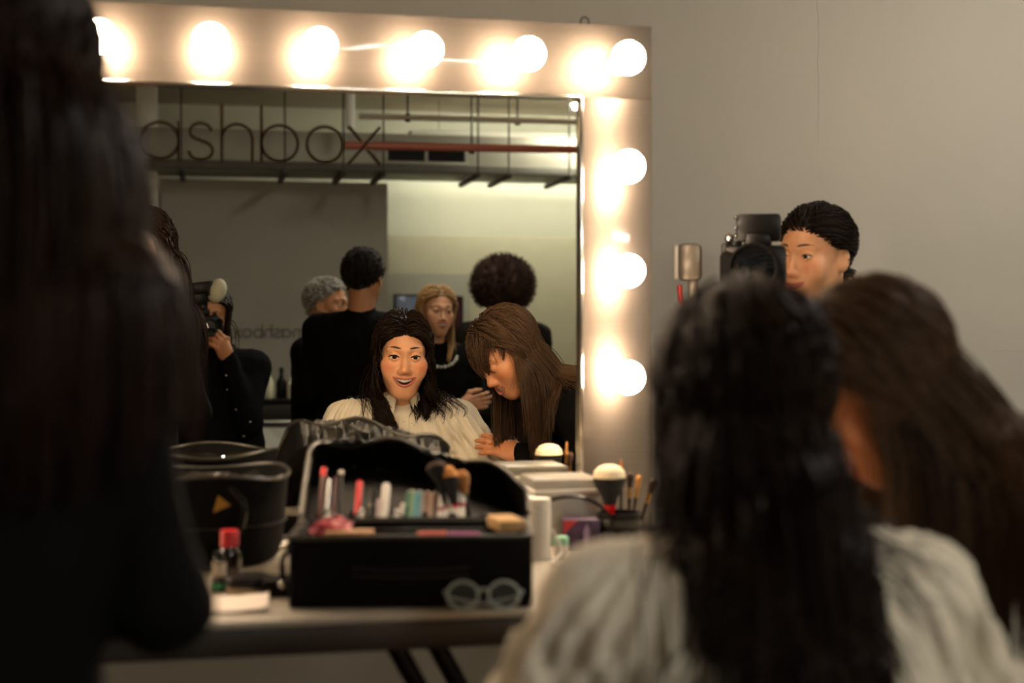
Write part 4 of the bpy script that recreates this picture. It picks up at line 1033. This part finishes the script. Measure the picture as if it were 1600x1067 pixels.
JA = dict(nb=(.575, -1.480, 1.165), pel=(.58, -1.53, .70), sa=(.410, -1.470, 1.125), sb=(.745, -1.470, 1.125), ea=(.305, -1.42, .90), wa=(.46, -1.22, .84), eb=(.870, -1.415, .92), wb=(.70, -1.24, .84), ka=(.48, -1.13, .70), kb=(.68, -1.13, .70), aa=(.49, -1.10, .345), ab=(.67, -1.10, .345))
qA = dict(smile=2, blush=1.0, lip='b26458', eye=.92, iris='2a160c', hair='120b08', hl=-.005, wid=.86, ex=.0290, mw=1.10, bust=1, lash=1.5, brow=1.0, browc='1d1410', gaze=(-.03, 0, 0))
PA = person('person', 'laughing woman with black hair in white puff sleeve blouse seated', (.58, -1.5, 0), dict(pos=(.574, -1.410, 1.334), fwd=(-.07, 1, -.06), up=(.03, 0, 1), s=1.10, q=qA), 'd99f78', JA, m_cot, (m_jean, m_shoe),
            hands=[((.46, -1.24, .84), (.35, .8, -.2), (0, .2, 1), .4, 1, 1), ((.70, -1.24, .84), (-.35, .8, -.2), (0, .2, 1), .4, 1, -1)], res=.0019, sleeve=puff, top_res=.006, top_name='blouse', fold=.002, hair=dict(col='140d0a'))
def v0A(L, N):
    sg = np.sign(L[:, 0] - .003); v = np.stack([sg * 1.0, -.15 + 0 * sg, -.05 + 0 * sg], 1)
    bk = L[:, 1] < -.01; v[bk] = np.stack([L[:, 0] * 9, -.6 + 0 * sg, -.8 + 0 * sg], 1)[bk]; return v
def combA(L, t):
    sg = np.sign(L[:, 0]); on = ((np.abs(L[:, 0]) < np.where(L[:, 2] < .03, .060, .070)) & (L[:, 1] > -.01) & (L[:, 2] > -.10)).astype(float)
    lo = ((L[:, 2] < -.11) & (L[:, 1] > -.05)).astype(float); rt = L[:, 0] > 0
    return np.stack([sg * .34 * on - sg * np.where(rt, .16, .10) * lo, -.12 * on + np.where(rt, .04, .10) * lo, -.1 * lo], 1)
hairA = dict(col='1d120b', n=4200, v0=v0A, comb=combA, len=lambda L: np.where(L[:, 1] > -.02, np.where(L[:, 0] > 0, .27, .41), np.where(L[:, 0] > .04, .26, .40)), steps=30, o0=.003, o1=.020, curl=.018, cfreq=2.0, clump=.55, ncl=130, grav=.34, rad=.0016, var=.45, seed=4, jit=.05, hl=-.007, adh_z=-.02, lift=.10)
add_hair(PA, hairA)
# collar, placket, buttons
def on_cloth(P, x, z, y0, sgn=1, n=200, span=.35):
    ys = y0 + sgn * np.linspace(span, 0, n); Q = np.stack([np.full(n, x), ys, np.full(n, z)], 1).astype(np.float32); d = P['cloth'](Q); i = int(np.argmax(d < 0)); return float(ys[i]) if d[i] < 0 else None
rA = PA['root']
nbA = A3(.573, -1.470, 1.185)
def collar(P, c, r, z0, z1, tilt, m, open_=.5):
    a = np.linspace(math.pi / 2 + open_, math.pi / 2 + 2 * math.pi - open_, 36); b = MB(); V = []
    for k, (rr, z) in enumerate(((r, z0), (r * .97, z1), (r * .97 - .003, z1), (r - .003, z0))):
        V += [(c[0] + rr * math.cos(x), c[1] + rr * 1.05 * math.sin(x), c[2] + z + tilt * math.sin(x)) for x in a]
    n_ = len(a); b.add(V, [(k * n_ + i, k * n_ + i + 1, ((k + 1) % 4) * n_ + i + 1, ((k + 1) % 4) * n_ + i) for k in range(4) for i in range(n_ - 1)])
    return obj('collar_band', b, m, P['root'])
collar(PA, nbA, .066, -.01, .045, -.016, m_cot, .35)
for sx in (-1, 1):
    b = MB(); P0 = [(sx * .018, .062, .022), (sx * .055, .040, .034), (sx * .072, .055, .000), (sx * .036, .092, -.040)]
    V = [nbA + A3(*p) for p in P0]; V2 = [v_ + A3(sx * .002, -.004, -.002) for v_ in V]; b.add(V + V2, [(0, 1, 2, 3), (7, 6, 5, 4), (0, 4, 5, 1), (1, 5, 6, 2), (2, 6, 7, 3), (3, 7, 4, 0)])
    obj('collar_flap', b, m_cot, rA)
pl = []
for z in np.linspace(1.15, .92, 14):
    y = on_cloth(PA, .573, z, -1.475); pl.append((.573, (y if y else -1.37), z))
b = MB(); V = []
for p in pl: V += [(p[0] - .016, p[1] - .001, p[2]), (p[0] - .015, p[1] + .003, p[2]), (p[0] + .015, p[1] + .003, p[2]), (p[0] + .016, p[1] - .001, p[2])]
b.add(V, [(4 * i + k, 4 * i + k + 1, 4 * i + k + 5, 4 * i + k + 4) for i in range(13) for k in range(3)]); obj('placket', b, m_cot, rA)
for i in (1, 4, 7, 10): obj('button', ball(A3(*pl[i]) + A3(0, .004, 0), (.005, .0025, .005), 12, 6), m_white, rA)
for sx in (-1, 1): obj('earring', ball(PA['pos'] + PA['R'] @ (A3(sx * .078, .0, -.045) * 1.1), .004, 10, 6), m_white, rA)

# --- her high chair
ch = thing('makeup_chair', 'tall black makeup chair under the seated woman', 'chair', (.58, -1.5, 0))
obj('seat', box((.58, -1.50, .560), (.44, .42, .04), .012), m_nyl, ch)
for sx in (-1, 1):
    for sy in (-1, 1): obj('leg', tube([(.58 + sx * .19, -1.5 + sy * .18, .54), (.58 + sx * .22, -1.5 + sy * .22, .0)], .014, 10), m_dark, ch)
    obj('stretcher', tube([(.58 + sx * .205, -1.70, .3), (.58 + sx * .205, -1.30, .3)], .010, 8), m_dark, ch)
obj('footrest', box((.58, -1.13, .255), (.40, .16, .02), .005), m_dark, ch)
for sx in (-1, 1): obj('footrest_arm', tube([(.58 + sx * .17, -1.32, .27), (.58 + sx * .17, -1.12, .248)], .009, 8), m_dark, ch)

# --- stylist bending in from the right
JB = dict(nb=(.993, -1.22, 1.235), pel=(1.49, -1.25, .97), sa=(1.063, -1.40, 1.185), sb=(1.043, -1.04, 1.165), ea=(1.15, -1.53, .93), wa=(.98, -1.64, .92), eb=(1.09, -1.02, .90), wb=(.915, -1.248, 1.035),
          ka=(1.48, -1.40, .50), kb=(1.48, -1.20, .50), aa=(1.55, -1.40, .08), ab=(1.55, -1.20, .08))
qB = dict(smile=2, blush=.7, lip='b06a5c', eye=.05, hair='4a2f1e', browc='3a2418', wid=.97)
PB_ = person('person', 'smiling woman with long brown hair and fringe bending to whisper', (1.5, -1.3, 0), dict(pos=(.850, -1.180, 1.352), fwd=(-.70, .26, -.66), up=(-.58, .10, .80), s=1.06, q=qB), 'c88a62', JB, m_blk, (m_trs, m_shoe),
             hands=[((.912, -1.250, 1.036), (-.86, -.40, .30), (-.15, .62, .75), .28, 1.1, -1, .1), ((.98, -1.66, .92), (-.9, 0, -.2), (0, -.3, 1), .4, 1, 1)], res=.0024, top_res=.010, hair=dict(col='4a2f1e'), fold=.003)
def v0B(L, N):
    sg = np.sign(L[:, 0] + 1e-6); fr = (L[:, 1] > .035) & (np.abs(L[:, 0]) < .05)
    v = np.stack([sg * .9, -.25 - 0 * sg, -.5 + 0 * sg], 1); bk = L[:, 1] < .0
    v[bk] = np.stack([L[:, 0] * 4, -.5 + 0 * sg, -1 + 0 * sg], 1)[bk]
    v[fr] = np.stack([.25 * sg, 1.0 + 0 * sg, -.1 + 0 * sg], 1)[fr]; return v
def combB(L, t):
    sg = np.sign(L[:, 0]); on = ((np.abs(L[:, 0]) < .080) & (L[:, 1] > .0) & (L[:, 1] < .05) & (L[:, 2] > -.1)).astype(float) * (t < .6)
    bk = ((L[:, 1] < .0) & (L[:, 2] > -.22)).astype(float)
    return np.stack([sg * .35 * on, -.1 * on - .05 * bk, -.1 * on - .45 * bk], 1)
fringe = lambda L: (L[:, 1] > .035) & (np.abs(L[:, 0]) < .05)
hairB = dict(col='463425', n=3800, v0=v0B, comb=combB, len=lambda L: np.where(fringe(L), .095, .42), steps=30, o0=.003, o1=.016, curl=.005, cfreq=1.0, clump=.5, ncl=130, grav=.24, rad=.0012, var=.5, seed=8, jit=.03)
add_hair(PB_, hairB)

# --- woman in black at the left
JC = dict(nb=(-.225, -1.535, 1.475), pel=(-.285, -1.52, .97), sa=(-.41, -1.525, 1.425), sb=(-.108, -1.525, 1.425), ea=(-.50, -1.50, 1.13), wa=(-.40, -1.27, 1.08), eb=(-.046, -1.530, 1.160), wb=(-.230, -1.36, 1.210))
JC.update(legset((-.27, -1.52, .97), (0, 1, 0)))
PC = person('person', 'tall woman in black with long dark hair at left edge', (-.25, -1.52, 0), dict(pos=(-.212, -1.475, 1.645), fwd=(-.45, .88, -.12), s=1.06, q=dict(hair='1a0f0a', blush=.4)), 'b9835c', JC, m_blk, (m_trs, m_shoe),
            hands=[(JC['wb'], (-.75, .55, .25), (.1, .2, 1), .5, 1, -1), (JC['wa'], (.5, .8, .1), (0, .1, 1), .5, 1, 1)], res=.0036, hair=dict(col='1a0f0a'), fold=.003, bulk=.84, arm_s=.70)
def v0C(L, N): return v0A(L, N)
hairC = dict(col='1c0f08', n=2600, v0=v0C, comb=combA, len=lambda L: np.full(len(L), .36), steps=32, adh_z=.0, o0=.003, o1=.024, curl=.006, cfreq=1.2, clump=.35, ncl=80, grav=.3, rad=.0028, var=.4, seed=12, jit=.03)
add_hair(PC, hairC)

# --- videographer right of the mirror, with a camera on a gimbal
JD = dict(nb=(1.535, .44, 1.435), pel=(1.60, .50, .95), sa=(1.70, .32, 1.385), sb=(1.40, .53, 1.38), ea=(1.62, .12, 1.16), wa=(1.38, .08, 1.24), eb=(1.32, .40, 1.12), wb=(1.27, .17, 1.22))
JD.update(legset((1.60, .50, .95), (-.7, -.7, 0)))
qD = dict(smile=1, blush=.5, lip='b2655a', hair='1d1410', eye=.8, browc='241812', iris='3a2a20', gaze=(0, 0, -.1))
PD = person('person', 'short dark haired woman filming beside the mirror', (1.56, .45, 0), dict(pos=(1.462, .385, 1.600), fwd=(-.85, -.52, -.10), up=(.10, 0, 1), s=1.04, q=qD), 'd29a72', JD, m_olive, (m_trs, m_shoe),
            hands=[(JD['wa'], (-.9, .1, .1), (0, -.8, .5), .9, 1, 1), (JD['wb'], (-.5, -.6, .3), (-.5, .3, .8), .9, 1, -1)], res=.0022, hair=dict(col='1d1410'), fold=.003, collar=.35)
def v0D(L, N): sg = np.sign(L[:, 0] + .02); return np.stack([sg * .8, -.75 + 0 * sg, .25 + 0 * sg], 1)
def combD(L, t): on = (L[:, 2] > -.06).astype(float); return np.stack([0 * on, -.35 * on, -.05 * on], 1)
add_hair(PD, dict(col='1a110c', n=3000, v0=v0D, comb=combD, len=lambda L: np.where(L[:, 2] > .0, .19, .07), steps=18, o0=.004, o1=.013, curl=.002, clump=.5, ncl=60, grav=.14, rad=.0013, var=.5, seed=21, lift=.3, jit=.03, hl=-.007))
for k, zz in enumerate((-.046, -.034)): obj('earring', tube([PD['pos'] + PD['R'] @ (A3(.080, -.004 + .006 * math.cos(a), zz + .006 * math.sin(a)) * 1.04) for a in np.linspace(0, 6.28, 14)[:-1]], .0014, 6, True), mat('gold_metal', 'c49a50', .25, metal=1), PD['root'])

def dslr(root, c, f, s=1.0, lens_len=.10, lens_r=.038):
    """camera body at c, looking along f"""
    f = nrm(f); R = np.stack([nrm(np.cross(f, A3(0, 0, 1))), f, nrm(np.cross(np.cross(f, A3(0, 0, 1)), f))], 1)
    W = lambda p: R @ (A3(*p) * s) + np.asarray(c, float)
    bx_ = lambda p, sz, bv: box(W(p), tuple(np.array(sz) * s), bv, R)
    b = obj('camera_body', bx_((0, 0, 0), (.135, .06, .095), .012), m_black, root)
    obj('grip', bx_((.062, .018, -.008), (.034, .045, .085), .012), m_nyl, root)
    obj('viewfinder_hump', bx_((-.005, -.002, .058), (.06, .062, .038), .012), m_black, root)
    obj('mode_dial', cyl(W((.045, 0, .045)), W((.045, 0, .058)), .014 * s, None, 18, .002), m_dark, root)
    obj('shutter_button', cyl(W((.063, .02, .036)), W((.063, .02, .044)), .006 * s, None, 12, .001), m_chrome, root)
    r = lens_r; L = lens_len
    ln = obj('lens_barrel', lathe([(0, .0), (r * .82, 0), (r * .82, L * .2), (r * .9, L * .25), (r * .9, L * .5), (r * .86, L * .52), (r * .86, L * .6), (r, L * .68), (r, L), (r * .93, L), (r * .88, L * .9), (0, L * .88)], 36, frame(f) , W((0, .028, -.004))), m_black, root)
    for kk in (.32, .74): obj('focus_ring', lathe([(r * (.9 if kk < .5 else 1), L * kk), (r * (.94 if kk < .5 else 1.04), L * (kk + .01)), (r * (.94 if kk < .5 else 1.04), L * (kk + .14)), (r * (.9 if kk < .5 else 1), L * (kk + .15))], 36, frame(f), W((0, .028, -.004))), m_nyl, ln)
    obj('front_glass', lathe([(r * .86, L * .9), (r * .6, L * .925), (0, L * .94)], 30, frame(f), W((0, .028, -.004))), mat('coated_glass', '06080a', .03, var=0, spec=.9, coat=.6), ln)
    return W, R
cd = thing('video_camera', 'black camera with lens and hood held by filming woman', 'camera', (1.235, .13, 1.47))
fC = nrm(A3(-.40, -.90, -.02))
WD, RD = dslr(cd, (1.204, .13, 1.555), fC, 1.0, .11, .053)
obj('top_monitor', box(WD((-.005, -.01, .088)), (.10, .05, .062), .008, RD), m_black, cd)
obj('monitor_mount', cyl(WD((.0, -.005, .04)), WD((.0, -.005, .06)), .012, None, 12), m_dark, cd)
for k in range(3): obj('screw', ball(WD((.045, .018, .110 - .02 * k)), .0045, 8, 6), m_chrome, cd)
gm = thing('camera_gimbal', 'grey and red motorised gimbal arm left of the video camera', 'gimbal', (1.12, .10, 1.43))
gW = lambda p: RD @ A3(-p[0] - .012, p[1], p[2]) + A3(1.222, .13, 1.555)
gbx = lambda p, sz, bv, R=np.eye(3): box(gW(p), sz, bv, RD @ R)
m_gry = mat('gunmetal', '6f675c', .35, metal=.5, var=.08); m_rd = mat('red_anodised', 'b03428', .35, metal=.3)
obj('plate_arm', gbx((-.095, .0, -.01), (.022, .03, .13), .006), m_black, gm)
obj('plate_knob', ball(gW((-.088, .01, .065)), .011, 14, 8), m_chrome, gm)
obj('link_arm', tube([gW(p) for p in bez([(-.095, 0, -.06), (-.115, .0, -.09), (-.14, .0, -.115)], 8)], .012, 10), m_black, gm)
obj('motor', gbx((-.178, 0, .012), (.055, .05, .085), .012), m_gry, gm)
obj('motor_cap', gbx((-.207, 0, .012), (.012, .044, .078), .005), whp, gm)
obj('lower_arm', gbx((-.170, 0, -.075), (.022, .03, .12), .006), m_gry, gm)
obj('red_stripe', tube([gW(p) for p in ((-.20, .012, -.04), (-.198, .012, -.075), (-.175, .012, -.10), (-.13, .012, -.125), (-.09, .012, -.127), (-.04, .012, -.127))], .006, 8), m_rd, gm)
obj('roll_motor', cyl(gW((-.165, .0, -.175)), gW((-.165, .0, -.10)), .021, None, 20, .005), m_gry, gm)
obj('roll_cap', gbx((-.186, .0, -.137), (.008, .034, .07), .003), whp, gm)
obj('pivot_knob', ball(gW((-.155, .022, -.095)), .012, 14, 8), m_chrome, gm)
obj('base_arm', gbx((-.08, .0, -.15), (.17, .03, .03), .008), m_gry, gm)
obj('handle', cyl(gW((-.01, .0, -.42)), gW((-.01, .0, -.14)), .018, .02, 18, .004), m_black, gm)

# --- photographer, standing where the picture is taken from
JE = dict(nb=(-.02, -3.17, 1.305), pel=(.03, -3.20, .86), sa=(-.18, -3.165, 1.26), sb=(.175, -3.165, 1.25), ea=(-.27, -3.06, 1.06), wa=(-.125, -3.065, 1.335), eb=(.15, -3.05, 1.02), wb=(.068, -3.033, 1.285))
JE.update(legset((.05, -3.20, .86), (0, 1, 0)))
def coatE(P, d, J):
    c = s_cap(P, J['pel'] + A3(0, .0, .05), J['pel'] + A3(-.10, .02, -.30), .14, .17); c = smin(c, s_cap(P, J['pel'] + A3(0, .0, .05), J['pel'] + A3(.10, .02, -.30), .14, .18), .05)
    return smin(d, c + .006 * np.sin(P[:, 0] * 60), .05)
PE = person('person', 'photographer in long dark coat holding up a flash camera', (.05, -3.2, 0), dict(pos=(-.008, -3.135, 1.475), fwd=(-.05, 1, -.25), s=1.0, q=dict(hair='19110d', eye=.4, blush=.3, lip='9c5a4c')), 'b8835f', JE, m_navy, (m_trs, m_shoe),
            hands=[((.066, -3.035, 1.295), (-.38, .55, .72), (.70, .62, -.10), .75, .8, -1, .6), (JE['wa'], (.35, .3, .85), (-.8, .3, .2), .8, 1, 1)], res=.0034, hair=dict(col='19110d'), coat=coatE, top_name='coat', top_res=.013, fold=.004)
def v0E(L, N): sg = np.sign(L[:, 0] + 1e-6); return np.stack([sg * .9, -.35 + 0 * sg, -.1 + 0 * sg], 1)
add_hair(PE, dict(col='1c120d', n=1000, v0=v0E, comb=combA, len=lambda L: np.full(len(L), .34), steps=26, o0=.003, o1=.018, curl=.004, cfreq=1, clump=.4, ncl=60, grav=.32, rad=.0026, var=.35, seed=31))
for k, (x, z) in enumerate(((.06, 1.22), (.065, 1.16), (.10, 1.08), (.13, .97), (.155, 1.03))):
    y = on_cloth(PE, x, z, -3.2, 1, 200, .40)
    if y: obj('coat_button', ball((x, y + .002, z), (.006, .003, .006), 10, 6), m_chrome, PE['root'])
ce = thing('photo_camera', 'black camera with tilted flash in the photographer hands', 'camera', (0, -3.02, 1.34))
fE = nrm(A3(math.sin(yaw), math.cos(yaw), -.01)); oE = A3(0, -2.9, 1.42) - fE * .040
WE, RE = dslr(ce, oE - fE * .110, fE, .95, .085, .037)
obj('flash_foot', box(WE((0, 0, .085)), (.03, .035, .03), .004, RE), m_black, ce)
obj('flash_body', box(WE((-.015, -.005, .125)), (.06, .05, .07), .008, RE), m_black, ce)
obj('flash_head', box(WE((-.005, .0, .165)), (.085, .055, .05), .008, RE @ roty(-.12)), m_black, ce)
df = MB(); V, F = ball((0, 0, 0), (.038, .034, .055), 22, 14); V[:, 2] *= np.where(V[:, 2] > 0, 1, .9); df.add(*xf((V, F), RE @ roty(.35), WE((.056, .01, .150))))
obj('flash_diffuser', df, mat('milky_diffuser', 'b9b8a0', .6, var=.03), ce)
obj('flash_bracket', box(WE((.018, .0, .160)), (.014, .06, .055), .004, RE), m_dark, ce)

# --- grey haired man
def short_hair(P, col, n, ln, seed, up_=.2, curl=.0, rad=.002, o1=.014, grav=.06, fwd_=-.6, hl=.004, **k):
    def v(L, N): sg = np.sign(L[:, 0]); return np.stack([.3 * sg, fwd_ + 0 * sg, -.3 + .4 * (L[:, 2] > .06)], 1)
    add_hair(P, dict(col=col, n=n, v0=v, len=lambda L: np.full(len(L), ln) * (1 - .45 * (L[:, 2] < .0)), steps=8, o0=.002, o1=o1, curl=curl, cfreq=2, clump=.45, ncl=120, grav=grav, rad=rad, var=.4, seed=seed, lift=up_, jit=.12, hl=hl, mat=M_HAIRD, **k))
f = nrm(A3(.86, .45, 0)); JF = stand(.555, -4.1, 1.525, f, .185, 'folded')
PF = person('person', 'grey haired man in dark shirt standing in profile', (.555, -4.1, 0), dict(pos=(.555, -4.1, 1.53), fwd=tuple(f + A3(0, 0, -.05)), s=1.07, q=dict(male=1, hair='8d8a84', browc='55504a', blush=.3, lip='9c6455', hl=.012)), 'b07c58', JF, m_navy, (m_trs, m_shoe), hands=[(JF['wa'], nrm(JF['wa'] - JF['ea']), f, .5, 1, 1), (JF['wb'], nrm(JF['wb'] - JF['eb']), f, .5, 1, -1)], res=.004, collar=.40)
short_hair(PF, '9a978f', 1100, .045, 41, .55, .006, .0024, .018)
# --- dark haired man seen from behind
f = nrm(A3(.42, -.90, 0)); JG = stand(.672, -3.5, 1.64, f, .20, 'down')
PG = person('person', 'tall dark haired man in black jacket seen from behind', (.672, -3.5, 0), dict(pos=(.672, -3.5, 1.645), fwd=tuple(f), s=1.07, q=dict(male=1, hair='1a130f', blush=.2)), 'b07c58', JG, m_blk, (m_trs, m_shoe), hands=[hand_down(JG, 'a', f, 1), hand_down(JG, 'b', f, -1)], res=.004, collar=.52, bulk=1.06)
short_hair(PG, '1d1510', 1500, .060, 42, .60, .0, .0020, .018)
# --- blonde woman with a necklace
f = nrm(A3(.18, 1, 0)); JH = stand(1.084, -4.0, 1.495, f, .165, 'folded')
PH = person('person', 'smiling blonde woman in black with a pale bead necklace', (1.084, -4.0, 0), dict(pos=(1.084, -4.0, 1.497), fwd=tuple(f + A3(0, 0, -.03)), up=(.06, 0, 1), s=1.04, q=dict(smile=2, blush=.5, hair='8a6a45', browc='6a4c30', lip='c07868', eye=.8)), 'd2a080', JH, m_blk, (m_trs, m_shoe), hands=[(JH['wa'], nrm(JH['wa'] - JH['ea']), f, .5, 1, 1), (JH['wb'], nrm(JH['wb'] - JH['eb']), f, .5, 1, -1)], res=.0032)
add_hair(PH, dict(col='a4835a', n=1200, v0=v0E, comb=combA, len=lambda L: np.full(len(L), .36), steps=28, o0=.003, o1=.018, curl=.005, cfreq=1, clump=.4, ncl=70, grav=.32, rad=.0026, var=.35, seed=43))
for k in range(13):
    a = math.pi * (.06 + .88 * k / 12); x = 1.084 + .085 * math.cos(a) + .01; z = 1.285 - .062 * math.sin(a)
    y = on_cloth(PH, x, z, -4.05, 1, 200, .3)
    if y: obj('necklace_bead', ball((x, y + .004, z), .0095 if k % 2 else .0075, 12, 8), m_white, PH['root'])
# --- onlooker with an afro seen from behind
f = nrm(A3(-.1, -1, 0)); JI = stand(1.515, -4.5, 1.60, f, .19, 'down')
PI_ = person('person', 'onlooker with large curly dark hair seen from behind', (1.515, -4.5, 0), dict(pos=(1.515, -4.5, 1.61), fwd=tuple(f), s=1.04, q=dict(hair='1d130d')), '7a4e34', JI, m_brn, (m_trs, m_shoe), hands=[hand_down(JI, 'a', f, 1), hand_down(JI, 'b', f, -1)], res=.004, bulk=1.05)
def afro(P, c, r, n, col):
    rg = np.random.default_rng(51); c = A3(*c)
    fa = lambda X: s_ell(X, c, r) + .010 * vnoise(X, 90, 5)
    mb = MB(); V, F = nets(fa, c - np.array(r) - .03, c + np.array(r) + .03, .009); mb.add(V, F, 0, lin(col)[:3])
    D = rg.normal(size=(n, 3)); D /= np.linalg.norm(D, axis=1)[:, None]; D = D[D[:, 2] > -.75]; n = len(D)
    t = np.linspace(0, 1, 9); U = np.cross(D, nrm(A3(.3, .5, .8))); U /= np.linalg.norm(U, axis=1)[:, None]; Q = np.cross(D, U)
    ph = rg.uniform(0, 6.28, n)[:, None]; L = rg.uniform(.012, .040, n)[:, None]; am = .006
    W = c + (D * r)[:, None] * .96 + D[:, None] * (t[None] * L)[..., None] + U[:, None] * (am * np.sin(t[None] * 9 + ph))[..., None] + Q[:, None] * (am * np.cos(t[None] * 9 + ph))[..., None]
    strands_mesh(mb, W, .0016, col, .4, 5); obj('hair', mb, M_HAIRD, P['root'], sharp=0)
afro(PI_, (1.515, -4.48, 1.645), (.160, .150, .146), 4200, '38241a')
